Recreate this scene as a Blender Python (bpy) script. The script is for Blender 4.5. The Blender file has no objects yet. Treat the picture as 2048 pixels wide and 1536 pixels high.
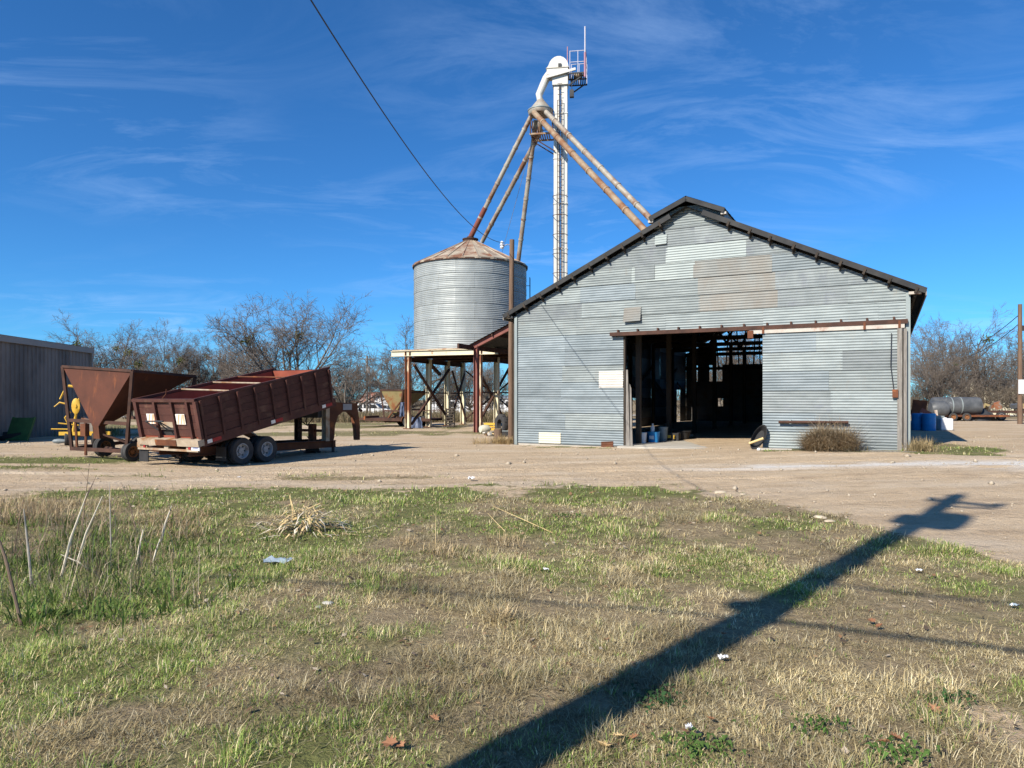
import bpy, math, random
import numpy as np
from mathutils import Vector, Matrix, noise as mnoise

# ------------------------------------------------------------------ camera, sky, sun, exposure
SC = bpy.context.scene
EYE = 1.6
FPX, HX, HY = 1420.0, 1024.0, 798.0          # focal length and horizon of the photograph, in its own pixels
cam = bpy.data.cameras.new('camera'); camo = bpy.data.objects.new('camera', cam)
SC.collection.objects.link(camo); SC.camera = camo
cam.sensor_width = 36.0; cam.lens = 36.0 * FPX / 2048.0
cam.shift_y = 30.0 / 2048.0
cam.clip_start = 0.05; cam.clip_end = 3000
camo.location = (0, 0, EYE); camo.rotation_euler = (math.pi / 2, 0, 0)

SUN_AZ, SUN_EL = math.radians(221.3), math.radians(35.0)      # compass-style: 0 = +Y, clockwise
sun_dir = Vector((math.sin(SUN_AZ) * math.cos(SUN_EL), math.cos(SUN_AZ) * math.cos(SUN_EL), math.sin(SUN_EL)))
sl = bpy.data.lights.new('sun', 'SUN'); sl.energy = 5.0; sl.angle = math.radians(0.55); sl.color = (1.0, 0.92, 0.80)
so = bpy.data.objects.new('sun', sl); SC.collection.objects.link(so)
so.rotation_euler = (-sun_dir).to_track_quat('-Z', 'Y').to_euler(); so.location = (0, 0, 40)

W = bpy.data.worlds.new('World'); SC.world = W; W.use_nodes = True
nt = W.node_tree; nt.nodes.clear()
def wn(t, **k):
    n = nt.nodes.new(t)
    for a, b in k.items(): setattr(n, a, b)
    return n
sky = wn('ShaderNodeTexSky', sky_type='NISHITA'); sky.sun_disc = False
sky.sun_elevation = SUN_EL; sky.sun_rotation = SUN_AZ
sky.altitude = 600; sky.air_density = 0.9; sky.dust_density = 0.25; sky.ozone_density = 2.8
hs = wn('ShaderNodeMix', data_type='RGBA', blend_type='MULTIPLY'); hs.inputs['Factor'].default_value = 1.0; hs.inputs['B'].default_value = (0.29, 0.755, 1.17, 1)   # the deep saturated blue of the phone picture, over the whole sky
nt.links.new(sky.outputs[0], hs.inputs['A'])
tc = wn('ShaderNodeTexCoord'); sep = wn('ShaderNodeSeparateXYZ'); nt.links.new(tc.outputs['Generated'], sep.inputs[0])
def wmath(op, a, b=None, clamp=False):
    n = wn('ShaderNodeMath', operation=op); n.use_clamp = clamp
    for i, v in enumerate((a, b)):
        if v is None: continue
        if isinstance(v, (int, float)): n.inputs[i].default_value = v
        else: nt.links.new(v, n.inputs[i])
    return n.outputs[0]
zz = wmath('ADD', wmath('MAXIMUM', sep.outputs['Z'], 0.0), 0.12)
cmb = wn('ShaderNodeCombineXYZ')
nt.links.new(wmath('DIVIDE', sep.outputs['X'], zz), cmb.inputs[0]); nt.links.new(wmath('DIVIDE', sep.outputs['Y'], zz), cmb.inputs[1])
mp = wn('ShaderNodeMapping'); mp.inputs['Rotation'].default_value = (0, 0, 0.22); mp.inputs['Scale'].default_value = (0.6, 1.25, 1); mp.inputs['Location'].default_value = (5.3, 2.2, 0)
nt.links.new(cmb.outputs[0], mp.inputs[0])
n1 = wn('ShaderNodeTexNoise'); n1.inputs['Scale'].default_value = 1.9; n1.inputs['Detail'].default_value = 12; n1.inputs['Roughness'].default_value = 0.66; n1.inputs['Distortion'].default_value = 1.3
n2 = wn('ShaderNodeTexNoise'); n2.inputs['Scale'].default_value = 0.55; n2.inputs['Detail'].default_value = 3
nt.links.new(mp.outputs[0], n1.inputs['Vector']); nt.links.new(cmb.outputs[0], n2.inputs['Vector'])
r1 = wn('ShaderNodeMapRange'); r1.inputs[1].default_value = 0.47; r1.inputs[2].default_value = 0.78; r1.inputs[3].default_value = 0; r1.inputs[4].default_value = 1
r2 = wn('ShaderNodeMapRange'); r2.inputs[1].default_value = 0.40; r2.inputs[2].default_value = 0.62
nt.links.new(n1.outputs[0], r1.inputs[0]); nt.links.new(n2.outputs[0], r2.inputs[0])
cl = wmath('MULTIPLY', wmath('MULTIPLY', r1.outputs[0], r2.outputs[0]), 0.44)
mx = wn('ShaderNodeMix', data_type='RGBA'); mx.inputs['B'].default_value = (4.4, 6.2, 9.2, 1)
nt.links.new(cl, mx.inputs['Factor']); nt.links.new(hs.outputs['Result'], mx.inputs['A'])
bg = wn('ShaderNodeBackground'); bg.inputs['Strength'].default_value = 0.088
ow = wn('ShaderNodeOutputWorld'); nt.links.new(mx.outputs['Result'], bg.inputs['Color']); nt.links.new(bg.outputs[0], ow.inputs[0])

SC.view_settings.view_transform = 'Standard'; SC.view_settings.look = 'None'
SC.view_settings.exposure = 0.60; SC.view_settings.gamma = 1.0; SC.view_settings.use_curve_mapping = False
SC.cycles.max_bounces = 6; SC.cycles.diffuse_bounces = 1; SC.cycles.glossy_bounces = 3; SC.cycles.transparent_max_bounces = 6
SC.cycles.use_denoising = True
try: SC.cycles.denoiser = 'OPENIMAGEDENOISE'
except Exception: pass

# ------------------------------------------------------------------ helpers
random.seed(7); RNG = np.random.default_rng(11)
def at(px, py, Y):
    """point at distance Y in front of the viewpoint that lies on the sight line of photo position (px, py)"""
    return Vector(((px - HX) / FPX * Y, Y, EYE - (py - HY) / FPX * Y))
def sm(t): t = np.clip(t, 0, 1); return t * t * (3 - 2 * t)
def vnoise(x, y, seed=0):
    x = np.asarray(x, float); y = np.asarray(y, float)
    xi = np.floor(x).astype(np.int64); yi = np.floor(y).astype(np.int64); fx = x - xi; fy = y - yi
    def h(a, b):
        n = (a * 374761393 + b * 668265263 + seed * 974634777) & 0x7fffffff
        n = ((n ^ (n >> 13)) * 1274126177) & 0x7fffffff
        n = n ^ (n >> 16)
        return (n & 0xffff) / 65535.0
    u = fx * fx * (3 - 2 * fx); v = fy * fy * (3 - 2 * fy)
    return (h(xi, yi) * (1 - u) + h(xi + 1, yi) * u) * (1 - v) + (h(xi, yi + 1) * (1 - u) + h(xi + 1, yi + 1) * u) * v
def fbm(x, y, seed=0, oct=4):
    s = 0; a = .5; t = 0
    for i in range(oct):
        s = s + a * vnoise(np.asarray(x) * 2 ** i, np.asarray(y) * 2 ** i, seed + i); t += a; a *= .5
    return s / t
def gz(x, y):
    """height of the ground"""
    x = np.asarray(x, float); y = np.asarray(y, float)
    z = 0.19 * sm((x - 1) / 10) * sm((y - 6) / 9)
    z = z - 0.10 * np.exp(-(((x + 7.5) / 6) ** 2 + ((y - 19) / 5) ** 2))
    z = z - 0.16 * np.exp(-(((x + 4.6) / 1.8) ** 2 + ((y - 6.9) / 1.6) ** 2))
    z = z - 0.75 * sm((y - 52) / 45)
    return z
def gzf(x, y):
    r = gz(x, y) + 0.05 * (fbm(np.asarray(x) * .35, np.asarray(y) * .35, 3) - .5) * np.exp(-np.maximum(np.asarray(y) - 18, 0) / 6)
    x_ = np.asarray(x, float); y_ = np.asarray(y, float); yc = 16.3 + .9 * np.sin(x_ * .16 + .6) + .05 * x_; yc2 = 14.7 - .03 * x_ + .5 * np.sin(x_ * .22 + 2)
    for c_, o_ in ((yc, .8), (yc, -.8), (yc2, .8), (yc2, -.8)):
        d_ = (y_ - c_ - o_); r = r + (.018 * np.exp(-((np.abs(d_) - .26) / .10) ** 2) - .034 * np.exp(-(d_ / .15) ** 2)) * (.35 + .9 * vnoise(x_ * .6, y_ * .3, 17))
    return r + 0.045 * (fbm(np.asarray(x) * 2.1, np.asarray(y) * 2.1, 9, 3) - .5) * np.exp(-np.maximum(np.asarray(y) - 14, 0) / 4)
def G(x, y): return float(gzf(x, y))

COL = SC.collection
def link(o): COL.objects.link(o); return o
def tag(o, label=None, cat=None, group=None, kind=None):
    if label: o['label'] = label
    if cat: o['category'] = cat
    if group: o['group'] = group
    if kind: o['kind'] = kind
    return o
def thing(name, label, cat, loc=(0, 0, 0), rz=0.0, group=None):
    o = bpy.data.objects.new(name, None); link(o); o.location = loc; o.rotation_euler = (0, 0, rz); o.empty_display_size = .2
    return tag(o, label, cat, group)
class MB:
    def __init__(s): s.v = []; s.f = []; s.off = Vector((0, 0, 0))
    def add(s, vs, fs):
        b = len(s.v); s.v += [tuple(Vector(v) - s.off) for v in vs]; s.f += [tuple(b + i for i in f) for f in fs]; return s
    def box(s, c, d, rot=None):
        c = Vector(c); hx, hy, hz = d[0] / 2, d[1] / 2, d[2] / 2
        vs = [Vector((x, y, z)) for x in (-hx, hx) for y in (-hy, hy) for z in (-hz, hz)]
        if rot is not None: vs = [rot @ v for v in vs]
        return s.add([c + v for v in vs], [(0, 1, 3, 2), (4, 6, 7, 5), (0, 4, 5, 1), (2, 3, 7, 6), (0, 2, 6, 4), (1, 5, 7, 3)])
    def bar(s, a, b, w, h, up=(0, 0, 1)):
        a = Vector(a); b = Vector(b); d = (b - a); L = d.length; d.normalize(); up = Vector(up)
        if abs(d.dot(up)) > .97: up = Vector((0, 1, 0))
        x = d.cross(up).normalized(); u = x.cross(d).normalized()
        vs = [p + x * sx * w / 2 + u * sz * h / 2 for p in (a, b) for sx, sz in ((-1, -1), (1, -1), (1, 1), (-1, 1))]
        return s.add(vs, [(0, 1, 2, 3), (7, 6, 5, 4), (0, 4, 5, 1), (1, 5, 6, 2), (2, 6, 7, 3), (3, 7, 4, 0)])
    def ibeam(s, a, b, w, h, t=.02, up=(0, 0, 1)):
        a = Vector(a); b = Vector(b); d = (b - a).normalized(); up = Vector(up)
        if abs(d.dot(up)) > .97: up = Vector((1, 0, 0))
        x = d.cross(up).normalized(); u = x.cross(d).normalized()
        s.bar(a + u * (h / 2 - t / 2), b + u * (h / 2 - t / 2), w, t, u); s.bar(a - u * (h / 2 - t / 2), b - u * (h / 2 - t / 2), w, t, u)
        return s.bar(a, b, t, h - 2 * t - .002, u)
    def tube(s, pts, r, n=8, cap=True):
        pts = [Vector(p) for p in pts]; m = len(pts); rs = r if isinstance(r, (list, tuple)) else [r] * m
        vs = []; prev = None
        for i, p in enumerate(pts):
            d = (pts[min(i + 1, m - 1)] - pts[max(i - 1, 0)]).normalized()
            if prev is None:
                q = Vector((0, 0, 1)) if abs(d.z) < .9 else Vector((1, 0, 0)); x = d.cross(q).normalized()
            else: x = (prev - d * prev.dot(d)).normalized()
            prev = x; y = d.cross(x)
            for k in range(n):
                a = 2 * math.pi * k / n; vs.append(p + (x * math.cos(a) + y * math.sin(a)) * rs[i])
        fs = [(i * n + k, i * n + (k + 1) % n, (i + 1) * n + (k + 1) % n, (i + 1) * n + k) for i in range(m - 1) for k in range(n)]
        if cap: fs += [tuple(range(n - 1, -1, -1)), tuple((m - 1) * n + k for k in range(n))]
        return s.add(vs, fs)
    def lathe(s, prof, n=24, c=(0, 0, 0), axis='z', a0=0, a1=2 * math.pi, mat=None):
        c = Vector(c); full = abs(a1 - a0 - 2 * math.pi) < 1e-6; m = n if full else n + 1; vs = []
        for r, z in prof:
            for k in range(m):
                a = a0 + (a1 - a0) * k / n; p = Vector((r * math.cos(a), r * math.sin(a), z))
                if axis == 'x': p = Vector((p.z, p.x, p.y))
                if axis == 'y': p = Vector((p.x, p.z, p.y))
                if mat is not None: p = mat @ p
                vs.append(c + p)
        fs = []
        for i in range(len(prof) - 1):
            for k in range(n):
                k2 = (k + 1) % m if full else k + 1
                fs.append((i * m + k, i * m + k2, (i + 1) * m + k2, (i + 1) * m + k))
        return s.add(vs, fs)
    def mesh(s, name, mat=None, smooth=False):
        me = bpy.data.meshes.new(name); me.from_pydata(s.v, [], s.f); me.validate()
        if mat: me.materials.append(M[mat] if isinstance(mat, str) else mat)
        if smooth:
            me.polygons.foreach_set('use_smooth', [True] * len(me.polygons))
            try: me.set_sharp_from_angle(angle=math.radians(38))
            except Exception: pass
        me.update(); return me
    def build(s, name, mat, parent=None, smooth=False):
        o = bpy.data.objects.new(name, s.mesh(name, mat, smooth)); link(o)
        if parent is not None: o.parent = parent
        return o
def inst(name, me, parent, loc=(0, 0, 0), rot=(0, 0, 0), scale=(1, 1, 1)):
    o = bpy.data.objects.new(name, me); link(o); o.parent = parent; o.location = loc; o.rotation_euler = rot; o.scale = scale; return o
def copy_tree(o, parent=None):
    c = o.copy(); link(c); c.parent = parent
    for ch in list(o.children): copy_tree(ch, c)
    return c
def off(root):
    m = MB(); m.off = Vector(root.location); return m

# ------------------------------------------------------------------ materials (all procedural)
M = {}
def pm(name, c1, c2, scale=4.0, rough=.7, metal=0.0, bump=0.0, bscale=60.0, spot=None, sth=(.55, .68), sscale=2.0, stretch=(1, 1, 1),
       ovar=0.0, detail=6, spec=.3, sstretch=None, camount=1.0):
    m = bpy.data.materials.new(name); m.use_nodes = True; t = m.node_tree; N = t.nodes; L = t.links
    b = N['Principled BSDF']; b.inputs['Roughness'].default_value = rough; b.inputs['Metallic'].default_value = metal
    b.inputs['Specular IOR Level'].default_value = spec
    tcn = N.new('ShaderNodeTexCoord'); mpn = N.new('ShaderNodeMapping'); mpn.inputs['Scale'].default_value = stretch
    oi = N.new('ShaderNodeObjectInfo'); L.new(tcn.outputs['Object'], mpn.inputs['Vector'])
    vm = N.new('ShaderNodeVectorMath'); vm.operation = 'MULTIPLY_ADD'; vm.inputs[1].default_value = (37, 17, 53)
    cx = N.new('ShaderNodeCombineXYZ')
    for i in range(3): L.new(oi.outputs['Random'], cx.inputs[i])
    L.new(cx.outputs[0], vm.inputs[0]); L.new(mpn.outputs[0], vm.inputs[2]); V = vm.outputs[0]
    n = N.new('ShaderNodeTexNoise'); n.inputs['Scale'].default_value = scale; n.inputs['Detail'].default_value = detail; n.inputs['Roughness'].default_value = .62
    L.new(V, n.inputs['Vector'])
    r = N.new('ShaderNodeValToRGB'); r.color_ramp.elements[0].position = .34; r.color_ramp.elements[1].position = .66
    r.color_ramp.elements[0].color = (*c1, 1); r.color_ramp.elements[1].color = (*c2, 1); L.new(n.outputs[0], r.inputs[0]); out = r.outputs[0]
    if spot:
        n3 = N.new('ShaderNodeTexNoise'); n3.inputs['Scale'].default_value = sscale; n3.inputs['Detail'].default_value = 7; n3.inputs['Roughness'].default_value = .65
        if sstretch:
            m3 = N.new('ShaderNodeMapping'); m3.inputs['Scale'].default_value = sstretch; L.new(V, m3.inputs['Vector']); L.new(m3.outputs[0], n3.inputs['Vector'])
        else: L.new(V, n3.inputs['Vector'])
        mr = N.new('ShaderNodeMapRange'); mr.inputs[1].default_value = sth[0]; mr.inputs[2].default_value = sth[1]; mr.inputs[4].default_value = camount; L.new(n3.outputs[0], mr.inputs[0])
        x = N.new('ShaderNodeMix'); x.data_type = 'RGBA'; x.inputs['B'].default_value = (*spot, 1); L.new(mr.outputs[0], x.inputs['Factor']); L.new(out, x.inputs['A']); out = x.outputs['Result']
        if metal > 0:
            inv = N.new('ShaderNodeMath'); inv.operation = 'MULTIPLY_ADD'; inv.inputs[1].default_value = -metal; inv.inputs[2].default_value = metal
            L.new(mr.outputs[0], inv.inputs[0]); L.new(inv.outputs[0], b.inputs['Metallic'])
    if ovar:
        h = N.new('ShaderNodeHueSaturation'); mm = N.new('ShaderNodeMapRange'); mm.inputs[3].default_value = 1 - ovar; mm.inputs[4].default_value = 1 + ovar
        L.new(oi.outputs['Random'], mm.inputs[0]); L.new(mm.outputs[0], h.inputs['Value']); L.new(out, h.inputs['Color']); out = h.outputs[0]
    L.new(out, b.inputs['Base Color'])
    if bump:
        nb = N.new('ShaderNodeTexNoise'); nb.inputs['Scale'].default_value = bscale; nb.inputs['Detail'].default_value = 4; L.new(V, nb.inputs['Vector'])
        bp = N.new('ShaderNodeBump'); bp.inputs['Strength'].default_value = bump; bp.inputs['Distance'].default_value = .02; L.new(nb.outputs[0], bp.inputs['Height']); L.new(bp.outputs[0], b.inputs['Normal'])
    M[name] = m; return m
pm('galv', (.160, .186, .190), (.225, .256, .257), 1.6, .55, .25, .06, 30, stretch=(1, 1, 3), ovar=.17, spot=(.21, .195, .165), sth=(.58, .78), sscale=1.6, sstretch=(3.5, 1, .5), camount=.6)
pm('galv_blue', (.135, .165, .180), (.20, .235, .252), 1.4, .55, .25, .06, 30, stretch=(1, 1, 2.5), ovar=.15)
pm('galv_pale', (.215, .25, .25), (.27, .305, .298), 1.2, .5, .2, .05, 30, ovar=.06)
pm('galv_tan', (.175, .185, .178), (.225, .23, .215), 1.1, .55, .2, .06, 30, spot=(.185, .153, .118), sth=(.40, .62), sscale=1.1, sstretch=(1.3, 1, 1), ovar=.08, camount=.45)
pm('galv_dull', (.155, .178, .184), (.212, .237, .240), 2.0, .6, .2, .06, 30, ovar=.08, spot=(.125, .135, .165), sth=(.52, .70), sscale=2.4, camount=.6)
pm('galv_door', (.128, .148, .152), (.185, .208, .213), 1.5, .55, .2, .06, 30, stretch=(1, 1, 2.5), ovar=.14, spot=(.135, .145, .19), sth=(.56, .72), sscale=1.7, camount=.55)
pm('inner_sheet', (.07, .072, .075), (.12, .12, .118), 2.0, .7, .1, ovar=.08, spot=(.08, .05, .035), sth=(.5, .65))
pm('white_sheet', (.46, .44, .40), (.55, .52, .47), 3, .55, 0, spot=(.45, .25, .10), sth=(.68, .80), sscale=3)
pm('cream_sheet', (.52, .49, .38), (.58, .55, .44), 3, .55, 0, spot=(.4, .3, .2), sth=(.66, .78), sscale=4)
pm('rust', (.08, .030, .016), (.16, .058, .026), 2.4, .8, 0, .25, 40, spot=(.36, .12, .035), sth=(.58, .74), sscale=1.5)
pm('rust_dark', (.042, .022, .016), (.090, .042, .028), 3, .8, 0, .2, 40)
pm('rust_hopper', (.070, .026, .016), (.115, .039, .022), 1.4, .75, 0, .15, 30, spot=(.28, .09, .03), sth=(.60, .80), sscale=1.6, sstretch=(1.6, 1.6, .45), ovar=.03)
pm('trailer_red', (.058, .023, .018), (.095, .036, .027), 2.2, .7, 0, .15, 30, spot=(.155, .085, .055), sth=(.54, .72), sscale=2.5, camount=.7, ovar=.09)
pm('trailer_inside', (.22, .055, .033), (.31, .085, .05), 2, .75, 0, .1, 40)
pm('pale_rust', (.30, .235, .165), (.45, .37, .27), 3, .7, 0, .1, 40, spot=(.24, .10, .03), sth=(.5, .62), sscale=1.6)
pm('red_steel', (.17, .058, .046), (.22, .078, .06), 3, .6, 0, .05, 40)
pm('cream_steel', (.62, .55, .37), (.70, .63, .45), 2.5, .6, 0, .05, 40, spot=(.25, .085, .035), sth=(.60, .68), sscale=1.4, sstretch=(1.5, 1.5, .8))
pm('cream_rusty', (.60, .53, .35), (.68, .61, .43), 2.5, .65, 0, .05, 40, spot=(.21, .07, .03), sth=(.42, .50), sscale=1.1, sstretch=(2.2, 2.2, .5))
pm('pipe', (.30, .27, .22), (.42, .39, .33), 3, .5, .2, .06, 40, spot=(.19, .095, .052), sth=(.47, .62), sscale=.9)
pm('pipe_rusty', (.26, .19, .125), (.36, .28, .19), 2.5, .55, .1, .06, 40, spot=(.215, .105, .05), sth=(.42, .60), sscale=1.1)
pm('pipe_red', (.16, .05, .035), (.22, .075, .05), 3, .6)
pm('leg_white', (.52, .51, .46), (.60, .59, .54), 2.2, .45, .1, .04, 40, spot=(.40, .30, .18), sth=(.66, .78), sscale=1.4)
pm('galv_bin', (.26, .285, .285), (.335, .36, .355), 1.4, .5, .15, .04, 30, stretch=(1, 1, .35), ovar=.05)
pm('bin_roof', (.34, .285, .21), (.46, .40, .31), 1.6, .6, .05, .06, 30, spot=(.20, .085, .045), sth=(.44, .62), sscale=.9, sstretch=(1, 1, 1.6), ovar=.08)
pm('dark_metal', (.03, .032, .036), (.055, .057, .06), 3, .6, .2)
pm('roof_dark', (.022, .023, .025), (.045, .045, .044), 2.5, .7, .2, .1, 30)
pm('wood_pole', (.115, .07, .045), (.19, .125, .085), 3, .85, 0, .4, 40, stretch=(6, 6, .5))
pm('wood_grey', (.16, .145, .13), (.27, .25, .22), 4, .85, 0, .4, 40, stretch=(5, 5, .6))
pm('wood_pale', (.40, .36, .31), (.52, .48, .42), 3, .8, 0, .2, 40, spot=(.30, .17, .12), sth=(.55, .66), sscale=1.5)
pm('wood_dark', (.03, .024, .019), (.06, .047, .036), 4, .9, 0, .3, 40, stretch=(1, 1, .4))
pm('wood_stump', (.10, .065, .045), (.17, .115, .08), 6, .9, 0, .5, 40, stretch=(4, 4, .5))
pm('concrete', (.36, .33, .28), (.45, .42, .36), 2, .9, 0, .2, 60)
pm('black_rubber', (.018, .018, .019), (.035, .034, .034), 4, .75, 0, .2, 60)
pm('tyre_dusty', (.030, .030, .032), (.060, .057, .054), 3, .85, 0, .2, 60)
pm('rim_white', (.27, .27, .27), (.40, .39, .38), 4, .6, 0, .05, 40, spot=(.22, .13, .08), sth=(.58, .7), sscale=5)
pm('rim_rust', (.20, .085, .035), (.30, .13, .05), 4, .8, 0, .1, 40)
pm('yellow', (.58, .34, .03), (.66, .41, .06), 4, .5, 0, spot=(.35, .2, .05), sth=(.62, .74), sscale=6)
pm('shed_dark', (.185, .158, .14), (.235, .203, .18), 1.5, .55, .1, .05, 20, stretch=(1, 1, .4), spot=(.105, .092, .084), sth=(.45, .65), sscale=.7)
pm('shed_trim', (.27, .235, .21), (.30, .265, .24), 2, .5, .2)
pm('green_paint', (.03, .085, .03), (.05, .13, .045), 4, .5)
pm('bark', (.10, .085, .07), (.19, .165, .14), 6, .95, 0, .5, 30, stretch=(1, 1, .4))
pm('twig', (.115, .092, .075), (.21, .175, .145), 1.5, .95, 0, ovar=.12)
pm('twig_warm', (.12, .098, .08), (.20, .168, .14), 1.5, .95, 0, ovar=.12)
pm('mistletoe', (.06, .075, .02), (.12, .135, .035), 3, .8)
pm('brush', (.10, .08, .06), (.19, .155, .115), .8, .95, 0)
pm('straw', (.56, .40, .18), (.70, .54, .28), 3, .85, 0)
pm('straw_pale', (.55, .48, .36), (.68, .61, .48), 3, .85, 0)
pm('stalk_grey', (.33, .29, .24), (.50, .45, .38), 4, .9, 0)
pm('stem_brown', (.14, .095, .065), (.22, .16, .115), 4, .9, 0)
pm('bush_brown', (.15, .105, .06), (.28, .21, .13), 3, .95, 0)
pm('car_white', (.78, .79, .80), (.82, .82, .82), 2, .25, 0)
pm('glass', (.03, .035, .04), (.05, .055, .06), 2, .08, 0, spec=.6)
pm('house_white', (.76, .77, .78), (.82, .82, .82), 2, .7, 0)
pm('house_cream', (.70, .62, .42), (.76, .68, .48), 2, .7, 0)
pm('roof_rust', (.26, .085, .04), (.40, .15, .075), 1, .7, 0, spot=(.45, .40, .36), sth=(.5, .62), sscale=1.2, sstretch=(2.5, 2.5, .2))
pm('blue_plastic', (.02, .20, .48), (.03, .25, .56), 3, .4, 0)
pm('blue_tarp', (.045, .065, .12), (.10, .125, .19), 3, .5, 0)
pm('white_plastic', (.60, .61, .62), (.68, .68, .68), 3, .4, 0)
pm('grey_plastic', (.20, .24, .24), (.26, .29, .29), 3, .5, 0)
pm('tank_grey', (.06, .065, .07), (.12, .125, .13), 2, .5, .1, spot=(.22, .23, .24), sth=(.62, .72), sscale=3)
pm('red_paint', (.36, .03, .03), (.42, .045, .04), 3, .5, 0)
pm('stone', (.44, .36, .25), (.54, .46, .34), 6, .9, 0, .3, 30)
pm('pebble', (.38, .31, .22), (.50, .43, .33), 9, .9, 0, .2, 30, ovar=.15)
pm('leaf_brown', (.20, .09, .045), (.33, .17, .09), 5, .75, 0)
pm('leaf_tan', (.55, .38, .17), (.66, .48, .25), 5, .75, 0)
pm('bag_plastic', (.22, .29, .34), (.34, .40, .45), 5, .25, 0)
pm('reflect_white', (.80, .74, .66), (.85, .80, .72), 4, .4, 0)
pm('reflect_orange', (.72, .40, .24), (.78, .46, .3), 4, .4, 0)
pm('reflect_red', (.28, .02, .02), (.34, .03, .03), 4, .4, 0)
pm('plate_blue', (.08, .12, .30), (.10, .15, .34), 4, .5, 0)
pm('wire', (.03, .03, .032), (.05, .05, .05), 4, .6, 0)
pm('porcelain', (.62, .62, .64), (.72, .72, .74), 4, .2, 0)
pm('galv_wire', (.30, .30, .30), (.40, .40, .40), 4, .5, .5)
pm('antenna_white', (.40, .40, .46), (.44, .44, .52), 4, .4, 0)
pm('antenna_red', (.30, .15, .20), (.36, .19, .24), 4, .5, 0)
pm('junk', (.12, .10, .085), (.30, .27, .23), 2.2, .8, .1, .2, 20, spot=(.24, .09, .04), sth=(.5, .6), sscale=1.5)
pm('olive_steel', (.19, .15, .065), (.28, .225, .105), 2, .7, 0, .1, 40, spot=(.22, .09, .035), sth=(.5, .62), sscale=2)
def attr_mat(name, rough=.9, trans=0.0):
    m = bpy.data.materials.new(name); m.use_nodes = True; t = m.node_tree; b = t.nodes['Principled BSDF']
    a = t.nodes.new('ShaderNodeAttribute'); a.attribute_name = 'tint'; t.links.new(a.outputs['Color'], b.inputs['Base Color'])
    b.inputs['Roughness'].default_value = rough; b.inputs['Specular IOR Level'].default_value = .2
    if trans:
        tr = t.nodes.new('ShaderNodeBsdfTranslucent'); t.links.new(a.outputs['Color'], tr.inputs['Color'])
        mxs = t.nodes.new('ShaderNodeMixShader'); mxs.inputs[0].default_value = trans
        t.links.new(b.outputs[0], mxs.inputs[1]); t.links.new(tr.outputs[0], mxs.inputs[2]); t.links.new(mxs.outputs[0], t.nodes['Material Output'].inputs[0])
    M[name] = m; return m
attr_mat('blade', .8, .25)
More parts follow.
